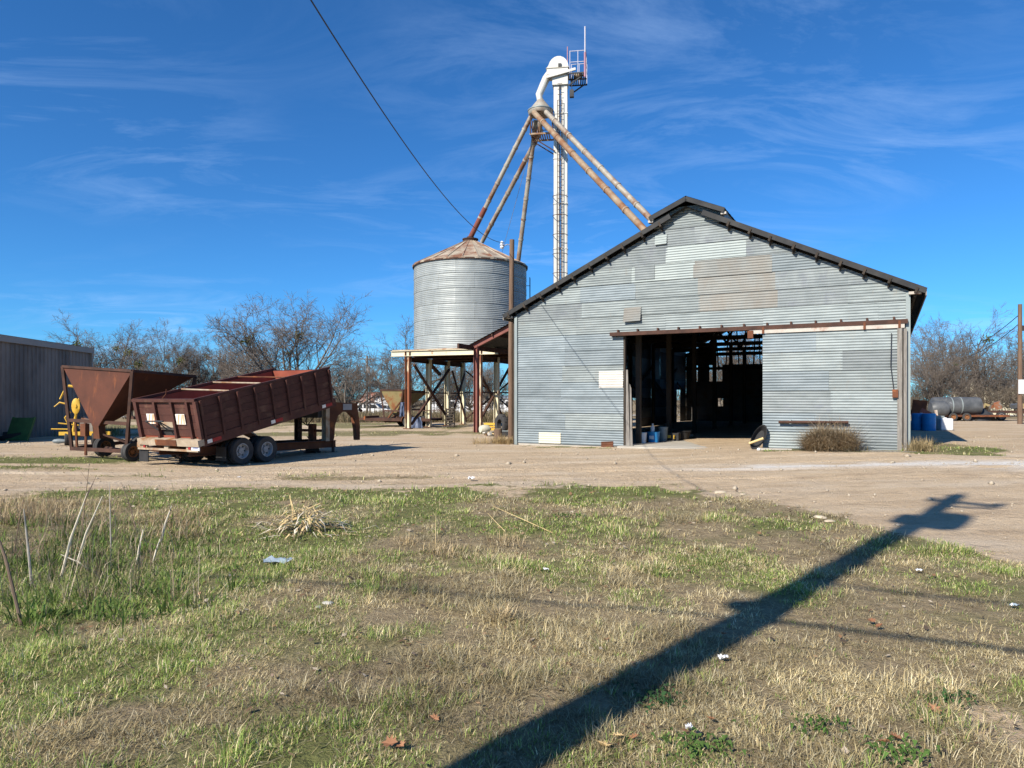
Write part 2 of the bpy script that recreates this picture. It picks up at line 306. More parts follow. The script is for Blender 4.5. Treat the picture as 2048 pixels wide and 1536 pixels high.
# ------------------------------------------------------------------ ground
BYAW = math.radians(27.8); BL = Vector((0.14, 25.0)); BU = Vector((math.cos(BYAW), -math.sin(BYAW))); BV = Vector((math.sin(BYAW), math.cos(BYAW)))
def barn_st(x, y):
    dx = np.asarray(x) - BL.x; dy = np.asarray(y) - BL.y
    return dx * BU.x + dy * BU.y, dx * BV.x + dy * BV.y
def bell(v, c, w): return np.exp(-((v - c) / w) ** 2)
def baremask(x, y):
    return np.maximum(sm((.39 - fbm(x * .7, y * .7, 91)) / .08) * .7, sm((.37 - fbm(x * 2.2, y * 1.6, 93)) / .07) * .75)
def zones(x, y):
    """grass cover, greenness, white gravel at a place in the yard"""
    x = np.asarray(x, float); y = np.asarray(y, float)
    nz = fbm(x * .9, y * .9, 21) - .5; nz2 = fbm(x * .28, y * .28, 33) - .5; nf = fbm(x * 3.1, y * 3.1, 45, 3) - .5
    yb = np.interp(x, [-40, -9, -6, -3, 2.5, 4.05, 4.5, 4.9, 5.4, 6.5], [11.6, 11.4, 12.2, 12.9, 13.1, 11.0, 9.0, 7.0, 5.6, 3.0])
    yb = np.where(x > 6.5, 3.0 - (x - 6.5) * .8, yb)
    d = yb - y + nz * 3.4 + nz2 * 1.6 + nf * 1.5
    g = sm(d / 1.3 + .4)
    g = np.maximum(g, .5 * sm((fbm(x * 2.4, y * 2.4, 77) - .56) / .06) * sm((yb + 2.2 - y) / 2))
    g = np.maximum(g, .75 * sm((fbm(x * .5, y * 1.5, 71) - .50) / .12) * sm((16.8 - y) / 2.5) * sm((-.6 - x) / 1.5))      # thin patches before the trailer
    g = np.maximum(g, .8 * sm((fbm(x * .35, y * .9, 72) - .40) / .14) * sm((y - 15.8) / 1.5) * sm((21.5 - y) / 2) * sm((-9.2 - x) / 1.6))
    s, t = barn_st(x, y)
    st = sm((t + .95 + nz * 1.2) / .5) * sm((.1 - t) / .2)
    g = np.maximum(g, .85 * st * sm((s - .3) / .4) * sm((4.0 - s) / .5) * sm((nf + .1) / .15))
    g = np.maximum(g, .95 * sm((t + 1.15 + nz * .9) / .4) * sm((.3 - t) / .2) * sm((s - 8.1) / .5) * sm((14.3 - s + nz * 1.5) / .8))
    g = np.maximum(g, .95 * sm((s - 12.05) / .3) * sm((15.0 - s - np.abs(t - 1) * .25 + nz * 2) / .9) * sm((6.5 - t) / 3) * sm((t + 1.4) / .5))
    far = sm((y - 29) / 3) * sm((-2.0 - x) / 1.5) * sm((fbm(x * .22, y * .22, 81) - .38) / .12)
    far = np.maximum(far, sm((y - 30.5 + x * .05) / 2.5) * sm((38 - y) / 4) * sm((x + 11) / 2) * sm((2 - x) / 2) * .8 * sm((fbm(x * .3, y * .8, 83) - .42) / .1))
    g = np.maximum(g, far * .9)
    g = np.maximum(g, sm((y - 47) / 5))
    bare = baremask(x, y) * .22
    g = g * (1 - bare * sm((13.5 - y) / 2)) * (1 - .75 * bell(x, 2.35, .4) * bell(y, 3.5, .35))
    gr = .38 + 1.9 * nz + .8 * nz2 + .7 * nf + .13 * sm((.5 - x) / 3.5)
    gr += .62 * bell(y, 12.1 + nz * 1.2, .95) * sm((x + 6) / 2) * sm((4 - x) / 2)
    gr += .55 * bell(x, .75, 1.0) * bell(y, 9.2, 1.0) + .55 * bell(x, -4.6, 2.2) * bell(y, 6.6, 1.5) + .25 * bell(x, -3, 1.5) * bell(y, 4.6, 1.0)
    gr -= .35 * bell(x, .6, 1.6) * bell(y, 5.2, 1.0) + .25 * bell(x, -1.0, .9) * bell(y, 4.1, .6) + .30 * bell(x, 2.2, 1.2) * bell(y, 4.6, .9)
    gr -= .65 * bell(x, -1.85, .55) * bell(y, 3.45, .32) + .5 * bell(x, -.95, .6) * bell(y, 3.95, .4) + .4 * bell(x, -2.6, .5) * bell(y, 5.0, .35) + .4 * bell(x, -.6, .7) * bell(y, 5.6, .5)
    gr += .4 * sm((y - 15) / 3) * sm((24 - y) / 2)
    gr = np.where(y > 26, .55, gr)
    gr = np.where(y > 47, .22, gr)
    w = bell(y, 15.9 - .05 * (x - 6), .55) * sm((x - 2.5) / 3) + .8 * bell(y, 14.9, .9) * sm((x - 8.5) / 3)
    w = w * sm((fbm(x * .8, y * 1.6, 55) - .22) / .2)
    return np.clip(g, 0, 1), np.clip(gr, 0, 1), np.clip(w, 0, 1)
def make_ground():
    xs = np.concatenate([-np.geomspace(700, 22.5, 26), np.arange(-22, -13, .5), np.arange(-13, 13, .16), np.arange(13, 24, .5), np.geomspace(24.5, 700, 26)])
    ys = np.concatenate([-np.geomspace(200, 3.2, 14), np.arange(-3, 2, .5), np.arange(2, 15, .12), np.arange(15, 18.6, .10), np.arange(18.6, 32, .3), np.arange(32, 60, 1.0), np.geomspace(61, 1400, 34)])
    X, Y = np.meshgrid(xs, ys); Z = gzf(X, Y); g, gr, w = zones(X, Y)
    Z = Z + .012 * g * (fbm(X * 5, Y * 5, 5, 2) - .3) * np.exp(-np.maximum(Y - 12, 0) / 4)
    ny, nx = X.shape; v = np.stack([X, Y, Z], -1).reshape(-1, 3)
    i = np.arange(ny - 1)[:, None] * nx + np.arange(nx - 1)[None, :]
    f = np.stack([i, i + 1, i + 1 + nx, i + nx], -1).reshape(-1, 4)
    me = bpy.data.meshes.new('ground'); me.vertices.add(len(v)); me.vertices.foreach_set('co', v.ravel())
    me.loops.add(f.size); me.loops.foreach_set('vertex_index', f.ravel().astype(np.int32)); me.polygons.add(len(f))
    me.polygons.foreach_set('loop_start', np.arange(0, f.size, 4, dtype=np.int32)); me.polygons.foreach_set('loop_total', np.full(len(f), 4, np.int32))
    me.polygons.foreach_set('use_smooth', np.ones(len(f), bool)); me.update(); me.validate()
    c = me.attributes.new('zone', 'FLOAT_COLOR', 'POINT')
    c.data.foreach_set('color', np.stack([g, gr, w, np.ones_like(g)], -1).reshape(-1).astype(np.float32))
    m = bpy.data.materials.new('ground_soil'); m.use_nodes = True; t = m.node_tree; N = t.nodes; L = t.links; b = N['Principled BSDF']
    b.inputs['Roughness'].default_value = .95; b.inputs['Specular IOR Level'].default_value = .1
    a = N.new('ShaderNodeAttribute'); a.attribute_name = 'zone'; sp = N.new('ShaderNodeSeparateColor'); L.new(a.outputs['Color'], sp.inputs[0])
    tcn = N.new('ShaderNodeTexCoord')
    def noise(sc, det=6, ro=.6, st=None):
        n = N.new('ShaderNodeTexNoise'); n.inputs['Scale'].default_value = sc; n.inputs['Detail'].default_value = det; n.inputs['Roughness'].default_value = ro
        if st:
            q = N.new('ShaderNodeMapping'); q.inputs['Scale'].default_value = st; L.new(tcn.outputs['Object'], q.inputs[0]); L.new(q.outputs[0], n.inputs['Vector'])
        else: L.new(tcn.outputs['Object'], n.inputs['Vector'])
        return n.outputs[0]
    def ramp(x, *stops):
        r = N.new('ShaderNodeValToRGB'); e = r.color_ramp.elements
        while len(e) < len(stops): e.new(.5)
        for k, (p, cc) in enumerate(stops): e[k].position = p; e[k].color = (*cc, 1)
        L.new(x, r.inputs[0]); return r.outputs[0]
    def mix(fac, A, B, mode='MIX'):
        x = N.new('ShaderNodeMix'); x.data_type = 'RGBA'; x.blend_type = mode
        if isinstance(fac, float): x.inputs['Factor'].default_value = fac
        else: L.new(fac, x.inputs['Factor'])
        for s_, q in (('A', A), ('B', B)):
            if isinstance(q, tuple): x.inputs[s_].default_value = (*q, 1)
            else: L.new(q, x.inputs[s_])
        return x.outputs['Result']
    dirt = ramp(noise(.55, 8, .65, (1, 2.6, 1)), (.30, (.41, .292, .178)), (.5, (.52, .385, .242)), (.72, (.59, .455, .30)))
    dirt = mix(ramp(noise(26, 5, .7), (.40, (0, 0, 0)), (.62, (.55, .55, .55))), dirt, (.52, .44, .335))
    dirt = mix(ramp(noise(60, 3, .6), (.56, (0, 0, 0)), (.66, (.5, .5, .5))), dirt, (.23, .18, .125))
    dirt = mix(ramp(noise(1.7, 6, .7, (1, 3, 1)), (.52, (0, 0, 0)), (.66, (.62, .62, .62))), dirt, (.29, .22, .15))
    dirt = mix(ramp(noise(.22, 4, .6, (1, 3.2, 1)), (.50, (0, 0, 0)), (.62, (.5, .5, .5))), dirt, (.57, .48, .365))
    trk = N.new('ShaderNodeTexWave'); trk.inputs['Scale'].default_value = .30; trk.inputs['Distortion'].default_value = 7; trk.inputs['Detail'].default_value = 4; trk.inputs['Detail Scale'].default_value = .35; qm = N.new('ShaderNodeMapping'); qm.inputs['Rotation'].default_value = (0, 0, 1.35); L.new(tcn.outputs['Object'], qm.inputs[0]); L.new(qm.outputs[0], trk.inputs['Vector'])
    dirt = mix(ramp(trk.outputs['Fac'], (.70, (0, 0, 0)), (.95, (.2, .2, .2))), dirt, (.30, .225, .15))
    wf = N.new('ShaderNodeMath'); wf.operation = 'MULTIPLY'; L.new(sp.outputs[2], wf.inputs[0]); L.new(ramp(noise(9, 5, .7), (.3, (.45, .45, .45)), (.55, (1, 1, 1))), wf.inputs[1])
    dirt = mix(wf.outputs[0], dirt, (.66, .63, .58))
    soil = ramp(noise(7, 7, .7), (.32, (.10, .079, .048)), (.5, (.20, .158, .096)), (.7, (.33, .27, .165)))
    dry = ramp(noise(16, 6, .75), (.35, (.24, .18, .105)), (.65, (.46, .36, .22)))
    soil = mix(.45, soil, dry)
    grn = ramp(noise(12, 6, .7), (.3, (.07, .09, .022)), (.7, (.155, .18, .05)))
    soil = mix(ramp(sp.outputs[1], (.25, (0, 0, 0)), (.85, (.8, .8, .8))), soil, grn)
    gm = N.new('ShaderNodeMath'); gm.operation = 'ADD'; L.new(sp.outputs[0], gm.inputs[0])
    nn = N.new('ShaderNodeMapRange'); nn.inputs[1].default_value = .3; nn.inputs[2].default_value = .7; nn.inputs[3].default_value = -.38; nn.inputs[4].default_value = .38; L.new(noise(5.5, 7, .7), nn.inputs[0]); L.new(nn.outputs[0], gm.inputs[1])
    col = mix(ramp(gm.outputs[0], (.36, (0, 0, 0)), (.62, (1, 1, 1))), dirt, soil)
    L.new(col, b.inputs['Base Color'])
    bp = N.new('ShaderNodeBump'); bp.inputs['Strength'].default_value = .8; bp.inputs['Distance'].default_value = .035
    hb = N.new('ShaderNodeMath'); hb.operation = 'MULTIPLY_ADD'; hb.inputs[1].default_value = 2.2; L.new(noise(7, 5, .65), hb.inputs[0]); L.new(noise(38, 6, .7), hb.inputs[2]); L.new(hb.outputs[0], bp.inputs['Height']); L.new(bp.outputs[0], b.inputs['Normal'])
    me.materials.append(m); o = link(bpy.data.objects.new('ground', me)); tag(o, 'tan dirt and gravel yard with patchy winter grass', 'ground', kind='structure'); return o
ground = make_ground()

# ------------------------------------------------------------------ corrugated barn
BW, BD, RZ0, RK, RMID = 12.1, 24.0, 4.55, .475, 6.05
def roofz(s): return RZ0 + RK * min(s, 2 * RMID - s)
barn = thing('metal_barn', 'large old barn clad in patched corrugated galvanised sheets with open doorway', 'barn', (BL.x, BL.y, 0), -BYAW)
def sheet(fn, a0, a1, b0, b1, mat, parent, name='sheet', lo=None, hi=None, pitch=.080, amp=.0075, over=.022, tilt=.007, rot=0.0, seg=.7, step=6, seed=None):
    """one corrugated sheet: a runs along the ridges, b across them; fn(a, b, out) -> point"""
    m = MB(); rows = max(2, int(round((b1 - b0 + over) / pitch * step))); sd = random.random() * 90 if seed is None else seed
    nc = max(1, int((a1 - a0) / seg)); cols = nc + 1
    for i in range(rows + 1):
        b = b0 - over + (b1 - b0 + over) * i / rows
        l = a0 if lo is None else max(a0, lo(b)); h = a1 if hi is None else min(a1, hi(b))
        if h < l: l = h = (a0 if l > a1 else (l + h) / 2)
        for k in range(cols):
            a = l + (h - l) * k / nc
            o = amp * math.sin(2 * math.pi * b / pitch) + tilt * (1 - i / rows) + .006 * (mnoise.noise(Vector((a * .9 + sd, b * 1.7, sd))) )
            m.v.append(tuple(fn(a, b + rot * (a - a0), o)))
    for i in range(rows):
        for k in range(nc):
            q = i * cols + k; m.f.append((q, q + 1, q + 1 + cols, q + cols))
    return m.build(name, mat, parent, True)
front = lambda a, b, o: (a, -o - .02, b)
lo_f = lambda z: (z - RZ0) / RK + .02
hi_f = lambda z: 2 * RMID - (z - RZ0) / RK - .02
def tint(s, z):
    r = random.random()
    if 6.2 < s < 9.0 and 4.1 < z < 6.0: return 'galv_tan' if r < .7 else 'galv_dull'
    if (9.0 <= s < 10.8 and 4.1 < z < 5.0 or 4.2 < s < 6.2 and 5.2 < z < 5.9) and r < .5: return 'galv_tan'
    if z > 6.2: return 'galv' if r < .5 else 'galv_dull'
    if s < 4 and z < 3.7: return 'galv_blue' if r < .75 else 'galv'
    return 'galv' if r < .55 else ('galv_pale' if r < .72 else ('galv_blue' if r < .88 else 'galv_dull'))
RH = .53
for i in range(14):
    z0 = .08 + i * RH; z1 = z0 + RH; zc = (z0 + z1) / 2
    if i < 7:
        segs = [(.05, 1.8 + random.uniform(-.02, .1) + (.12 if i > 4 else 0), 3.97), (8.6, 10.4, 12.08)]
    elif i in (8, 9, 10):
        q = random.uniform(-.12, .12); segs = [tuple(c for c in (max(.03, lo_f(z0)), 2.3 + q * 3, 4.3 + q, 6.35 + q, 8.62 + q, 10.7 - q, min(12.07, hi_f(z0))) if max(.03, lo_f(z0)) <= c <= min(12.07, hi_f(z0)))]
    else:
        l, h = max(.03, lo_f(z0)), min(12.07, hi_f(z0)); cuts = [l]; x = l + random.uniform(1.2, 2.6)
        while x < h - .7: cuts.append(x); x += random.choice((1.85, 2.4, 2.6, 3.0))
        segs = [tuple(cuts + [h])]
    for sg in segs:
        for k in range(len(sg) - 1):
            a0, a1 = sg[k], sg[k + 1]
            sheet(front, a0 - (.0 if k == 0 else .05), a1, z0, z1, tint((a0 + a1) / 2, zc), barn, lo=lo_f, hi=hi_f, rot=random.uniform(-.004, .003), tilt=random.uniform(.010, .020) + .008 * (k % 2))
# raised ridge gable
sheet(front, 4.9, 7.2, 7.02, 7.62, 'galv', barn, lo=lambda z: max(4.97, RMID - (7.74 - z) / .43), hi=lambda z: min(7.14, RMID + (7.74 - z) / .43), tilt=.02)
# patches nailed over the cladding
def patch(a0, a1, z0, z1, mat, o=.03, tilt=.01, name='patch_sheet', rot=0): sheet(lambda a, b, q: (a, -q - .02 - o, b), a0, a1, z0, z1, mat, barn, name, tilt=tilt, rot=rot)
patch(3.12, 3.95, 1.99, 2.52, 'white_sheet'); patch(.92, 1.74, .10, .45, 'cream_sheet'); patch(3.99, 4.56, 4.12, 4.56, 'galv_tan', .03, .10, rot=.03)
patch(5.02, 5.4, 6.52, 6.8, 'galv_pale', .03, .05, rot=.02); patch(3.2, 3.62, .02, .19, 'rust', .03, rot=.06)
patch(4.35, 5.0, 5.45, 5.98, 'galv_dull', .02, .012)
# corner flashings and boards
MB().box((.03, -.055, 2.25), (.11, .05, 4.5)).build('corner_trim', 'galv_pale', barn)
MB().box((12.06, -.055, 2.32), (.11, .05, 4.35)).build('corner_trim', 'galv_pale', barn)
MB().box((-.09, .12, 2.2), (.12, .14, 4.5)).build('corner_post', 'wood_dark', barn)
# roof: two corrugated slopes with an overhang, purlin ends, rake boards, raised ridge
FO, EO = .26, .38
def slope(side):
    m = MB(); n = 170; y0, y1 = -FO, BD + .3
    sa = -EO if side < 0 else 2 * RMID + EO; sb = RMID
    for k in range(n + 1):
        y = y0 + (y1 - y0) * k / n; w = .014 * (1 if k % 2 else -1)
        for s in (sa, sb): m.v.append((s, y, roofz(s) + .15 + w))
    for k in range(n): m.f.append((2 * k, 2 * k + 1, 2 * k + 3, 2 * k + 2))
    m.build('roof_slope', 'roof_dark', barn)
    u = Vector((1, 0, RK)).normalized() if side < 0 else Vector((-1, 0, RK)).normalized()
    a = Vector((sa, 0, roofz(sa)));  L = abs(RMID - sa) / u.x if side < 0 else abs(RMID - sa) / -u.x
    d = .25
    while d < L - .9:
        p = a + u * d
        MB().bar(p + Vector((0, -FO - .04, .05)), p + Vector((0, BD + .2, .05)), .06, .15, Vector((-u.z, 0, u.x)) if side < 0 else Vector((u.z, 0, -u.x)) * -1).build('purlin', 'wood_dark', barn)
        q = p + Vector((0, -.10, -.035)); MB().bar(q, q + Vector((0, .09, 0)) , .055, .16, Vector((-u.z, 0, u.x))).build('purlin_block', 'wood_dark', barn)
        d += random.uniform(.62, .74)
    e = a + u * (L - .55)
    MB().bar(a + Vector((0, -FO + .01, .13)), e + Vector((0, -FO + .01, .13)), .03, .15, (0, 0, 1)).build('rake_board', 'roof_dark', barn)
    MB().bar(a + Vector((0, -FO + .02, .085)), a + Vector((0, BD + .2, .085)), .03, .17).build('eave_board', 'wood_grey', barn)
slope(-1); slope(1)
for sg in (-1, 1):
    m = MB(); e = RMID + sg * 1.16
    m.bar((RMID - sg * .01, -FO, 7.80), (e, -FO, 7.80 - .5), .03, .14, (0, 0, 1)).build('ridge_rake', 'roof_dark', barn)
    m = MB(); n = 120
    for k in range(n + 1):
        y = -FO - .02 + (BD + .5) * k / n; w = .012 * (k % 2)
        m.v += [(RMID, y, 7.88 + w), (e, y, 7.88 - .5 + w)]
    for k in range(n): m.f.append((2 * k, 2 * k + 1, 2 * k + 3, 2 * k + 2))
    m.build('ridge_roof', 'roof_dark', barn)
    MB().box((RMID + sg * 1.09, BD / 2, 7.22), (.03, BD + .02, .36)).build('ridge_side', 'galv_dull', barn)
    MB().box((RMID + sg * 1.13, -.12, 7.23), (.16, .20, .07)).build('rafter_end', 'wood_pale', barn)
MB().box((12.22, -.1, 4.47), (.30, .16, .07)).build('rafter_end', 'wood_pale', barn)
MB().box((-.20, -.1, 4.47), (.22, .14, .07)).build('rafter_end', 'wood_pale', barn)
# side and rear walls, with the gaps one sees daylight through
def wall_rows(fn, length, gaps, top, mats, rows=9, lo=None, hi=None):
    for i in range(rows):
        z0 = .08 + i * RH; z1 = z0 + RH; zc = (z0 + z1) / 2
        iv = [(0.0, length)]
        for g0, g1, h0, h1 in gaps:
            if h0 < zc < h1:
                nv = []
                for a, b in iv:
                    if g0 > a: nv.append((a, min(b, g0)))
                    if g1 < b: nv.append((max(a, g1), b))
                    if g0 >= b or g1 <= a: pass
                iv = [q for q in nv if q[1] - q[0] > .04]
        for a, b in iv:
            n = max(1, round((b - a) / 6)); 
            for k in range(n):
                sheet(fn, a + (b - a) * k / n, a + (b - a) * (k + 1) / n, z0, min(z1, top), random.choice(mats), barn, lo=lo, hi=hi, seg=3.0, step=2, pitch=.106)
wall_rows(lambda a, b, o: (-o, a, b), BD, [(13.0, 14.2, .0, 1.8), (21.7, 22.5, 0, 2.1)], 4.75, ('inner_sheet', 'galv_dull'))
wall_rows(lambda a, b, o: (BW + o, a, b), BD, [], 4.75, ('galv_dull', 'galv_blue', 'galv'))
back = [(1.9, 5.0, 3.75, 8), (.45, .75, 2.7, 3.7), (1.5, 2.3, 2.7, 3.7), (2.05, 2.35, 1.1, 1.7), (1.2, 2.4, 1.55, 1.62), (5.6, 7, 4.9, 5.9)]
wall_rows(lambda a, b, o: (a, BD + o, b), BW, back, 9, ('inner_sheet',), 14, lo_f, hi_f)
for s in np.arange(2.1, 5.6, .42): MB().bar((s, BD - .05, 3.4), (s + random.uniform(-.2, .3), BD - .05, roofz(s) - .05), .07, .07).build('stud', 'wood_dark', barn)
MB().bar((.0, BD - .12, 4.45), (12.1, BD - .12, 4.45), .1, .22).build('wall_plate', 'wood_dark', barn)
MB().bar((.0, BD - .12, 3.55), (12.1, BD - .12, 3.55), .1, .18).build('wall_plate', 'wood_dark', barn)
# frame inside: posts, trusses, floor
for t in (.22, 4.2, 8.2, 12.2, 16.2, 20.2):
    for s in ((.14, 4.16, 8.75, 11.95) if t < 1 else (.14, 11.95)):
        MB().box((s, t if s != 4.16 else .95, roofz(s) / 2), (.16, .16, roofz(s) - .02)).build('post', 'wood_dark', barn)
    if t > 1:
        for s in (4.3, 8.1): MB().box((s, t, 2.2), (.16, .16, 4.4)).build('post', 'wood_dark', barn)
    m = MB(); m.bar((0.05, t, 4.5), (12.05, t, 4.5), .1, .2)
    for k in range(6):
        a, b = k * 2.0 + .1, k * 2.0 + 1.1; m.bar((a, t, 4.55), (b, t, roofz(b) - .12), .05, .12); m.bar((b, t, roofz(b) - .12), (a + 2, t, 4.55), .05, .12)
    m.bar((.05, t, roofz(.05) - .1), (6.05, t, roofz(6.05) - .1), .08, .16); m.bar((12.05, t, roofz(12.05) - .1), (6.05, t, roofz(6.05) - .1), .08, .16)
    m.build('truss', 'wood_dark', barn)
m = MB()
for k in range(9): m.bar((.1, 2.2 + 2.4 * k, 2.6), (.1, 4.6 + 2.4 * k, 2.6 + (.9 if k % 2 else -.9)), .05, .12)
m.build('wall_brace', 'wood_dark', barn)
MB().box((6.05, BD / 2 - .06, .02), (11.9, BD - .1, .16)).build('floor_slab', 'concrete', barn)
MB().box((6.2, -.22, -.04), (4.6, .5, .26)).build('door_sill', 'concrete', barn)
MB().box((3.99, .02, 1.9), (.06, .12, 3.6)).build('door_jamb', 'wood_dark', barn)
# splintered boards beside the doorway
MB().add([(4.06, -.10, .03), (4.20, -.10, .03), (4.20, -.07, .03), (4.06, -.07, .03), (4.07, -.10, 2.55), (4.13, -.10, 2.55), (4.13, -.07, 2.35), (4.07, -.07, 2.4)], [(0, 1, 5, 4), (1, 2, 6, 5), (2, 3, 7, 6), (3, 0, 4, 7), (4, 5, 6, 7), (3, 2, 1, 0)]).build('jamb_board', 'wood_grey', barn)
MB().add([(4.21, -.09, .03), (4.29, -.09, .03), (4.29, -.06, .03), (4.21, -.06, .03), (4.19, -.09, 2.1), (4.245, -.09, 1.95), (4.24, -.06, 1.9), (4.19, -.06, 2.0)], [(0, 1, 5, 4), (1, 2, 6, 5), (2, 3, 7, 6), (3, 0, 4, 7), (4, 5, 6, 7), (3, 2, 1, 0)]).build('jamb_board', 'wood_grey', barn)
# door track
m = MB(); m.box((7.8, -.13, 3.76), (8.5, .15, .02)); m.box((7.8, -.20, 3.71), (8.5, .012, .12)); m.box((7.8, -.065, 3.71), (8.5, .012, .12)); m.build('door_track', 'rust_dark', barn)
for k in range(13): MB().box((3.8 + k * .66, -.09, 3.81), (.05, .09, .09)).build('track_bracket', 'rust_dark', barn)
# sliding door leaf
dl = MB().box((10.15, -.10, 1.8), (3.62, .03, 3.3)).build('sliding_door', 'wood_dark', barn)
dfn = lambda a, b, o: (a, -o - .14, b)
zz0 = .16
for i, hgt in enumerate((.52, .55, .62, .58, .55, .55)):
    cuts = (8.30, 10.05 + random.uniform(-.4, .4), 11.92)
    for k in range(2):
        sheet(dfn, cuts[k] - (.05 if k else 0), cuts[k + 1], zz0, zz0 + hgt, random.choice(('galv_door', 'galv_door', 'galv_blue', 'galv')), dl, tilt=random.uniform(.012, .024), rot=random.uniform(-.004, .004))
    zz0 += hgt
MB().box((9.95, -.17, 3.60), (4.05, .035, .13)).build('header_board', 'wood_pale', dl)
MB().box((7.96, -.19, 3.52), (.16, .06, .22)).build('door_hanger', 'rust', dl)
for s in (8.32, 11.0, 11.85): MB().box((s, -.20, 3.63), (.06, .03, .20)).build('door_hanger', 'rust', dl)
MB().box((11.86, -.185, 1.85), (.12, .04, 3.35)).build('edge_board', 'wood_grey', dl)
MB().box((11.99, -.19, 1.83), (.08, .05, 3.36)).build('edge_board', 'wood_grey', dl)
MB().tube([(8.76, -.27, .93), (10.6, -.27, .95)], .04, 8).build('handle_pipe', 'rust_dark', dl, True)
for s in (9.08, 10.08): MB().box((s, -.22, .94), (.05, .12, .12)).build('pipe_bracket', 'galv_pale', dl)
MB().box((11.75, -.23, 1.75), (.14, .07, .22)).build('latch', 'rust', dl)
MB().tube([(11.66, -.20, 3.4), (11.64, -.21, 2.5), (11.72, -.2, 1.8)], .012, 6).build('chain', 'dark_metal', dl)
def stay(pts, r, name, mat): return MB().tube(pts, r, 5).build(name, mat, barn)

# things in and before the doorway
def wpt(s, t, z): p = BL + BU * s + BV * t; return Vector((p.x, p.y, z))
def pail(name, label, cat, s, t, r, h, mat, group=None):
    p = wpt(s, t, .10); o = thing(name, label, cat, p, 0, group)
    MB().lathe([(0, 0), (r * .82, 0), (r, h), (r * 1.06, h), (r * 1.06, h - .03), (r * .98, h - .03)], 20).build('body', mat, o, True)
    MB().tube([(r * 1.05 * math.cos(a), .02, h - .02 - .10 * math.sin(a)) for a in np.linspace(0, math.pi, 9)], .006, 5).build('handle', 'galv_wire', o); return o
pail('bucket', 'white plastic bucket just inside the barn doorway', 'bucket', 4.18, 1.3, .15, .36, 'white_plastic')
o = thing('storage_tub', 'blue plastic tub with white label behind the doorway bucket', 'tub', wpt(4.36, 2.0, .10), -BYAW)
MB().lathe([(0, 0), (.19, 0), (.22, .34), (.235, .36), (.21, .36), (0, .345)], 20).build('body', 'blue_plastic', o, True); MB().box((0, -.222, .17), (.16, .01, .12)).build('paper_label', 'white_plastic', o)
o = thing('jug', 'small white jug standing on the blue tub in the barn', 'jug', wpt(4.33, 2.0, .46), 0)
MB().lathe([(0, 0), (.07, 0), (.075, .16), (.03, .22), (.03, .26), (0, .26)], 14).build('body', 'white_plastic', o, True); MB().lathe([(0, .26), (.035, .26), (.035, .285), (0, .285)], 12).build('cap', 'white_plastic', o)
pail('bucket', 'grey bucket standing behind the blue tub in the barn', 'bucket', 4.45, 2.9, .17, .5, 'grey_plastic')
o = thing('feed_tub', 'wide black rubber feed tub on the barn floor', 'tub', wpt(4.8, 4.1, .10), 0)
MB().lathe([(0, .02), (.25, 0), (.34, .30), (.37, .31), (.34, .33), (.24, .05), (0, .05)], 22).build('body', 'black_rubber', o, True)
o = thing('crate', 'black crate with yellow labels inside the barn doorway', 'crate', wpt(4.72, 3.2, .10), -BYAW)
m = MB(); m.box((0, 0, .02), (.5, .35, .03))
for a, b in ((0, .17), (0, -.17)): m.box((a, b, .16), (.5, .02, .24))
for a in (-.24, .24): m.box((a, 0, .16), (.02, .32, .24))
m.build('body', 'black_rubber', o); MB().box((-.08, -.185, .15), (.12, .008, .10)).build('paper_label', 'yellow', o); MB().box((.1, -.185, .14), (.06, .008, .14)).build('paper_label', 'yellow', o)
o = thing('feed_sack', 'pale slumped feed sack lying between tub and crate', 'sack', wpt(4.62, 4.9, .10), 0)
m = MB(); m.lathe([(0, 0), (.26, .02), (.31, .12), (.24, .22), (0, .27)], 18, mat=Matrix.Rotation(.1, 3, 'X') @ Matrix.Diagonal((1.35, .8, .8))); m.build('body', 'grey_plastic', o, True); MB().box((.36, 0, .12), (.12, .10, .04)).build('tied_end', 'grey_plastic', o)
o = thing('wheelbarrow_tub', 'black tub leaning on the sliding door edge with yellow handle', 'tub', wpt(8.22, -.34, .10), -BYAW)
R = Matrix.Rotation(math.radians(24), 3, 'Y') @ Matrix.Rotation(math.radians(-12), 3, 'X')
m = MB(); m.lathe([(0, .10), (.20, .10), (.31, -.06), (.335, -.06), (.335, -.08), (.22, .13), (0, .13)], 22, (0, 0, .37), 'y', mat=R @ Matrix.Diagonal((.55, 1, 1.2))); m.build('body', 'black_rubber', o, True)
MB().tube([(-.24, -.20, .20), (.16, -.20, .36)], .035, 8).build('handle', 'straw', o, True)
o = thing('float_ball', 'small white ball at the foot of the sliding door', 'ball', wpt(8.28, -.75, .14), 0)
MB().lathe([(.055 * math.sin(a), -.055 * math.cos(a)) for a in np.linspace(.001, math.pi, 9)], 14).build('body', 'white_plastic', o, True)
o = thing('loose_board', 'weathered board lying below the sliding door edge', 'board', wpt(8.6, -.55, .12), -BYAW + .1)
MB().box((.1, 0, .03), (.9, .16, .035), Matrix.Rotation(.12, 3, 'X')).build('plank', 'wood_pale', o)
o = thing('loose_board', 'warped dark strip lying at the right barn corner', 'board', wpt(11.3, -.62, .16), -BYAW - .05)
MB().box((0, 0, .03), (1.9, .14, .03), Matrix.Rotation(.08, 3, 'X')).build('plank', 'wood_grey', o)
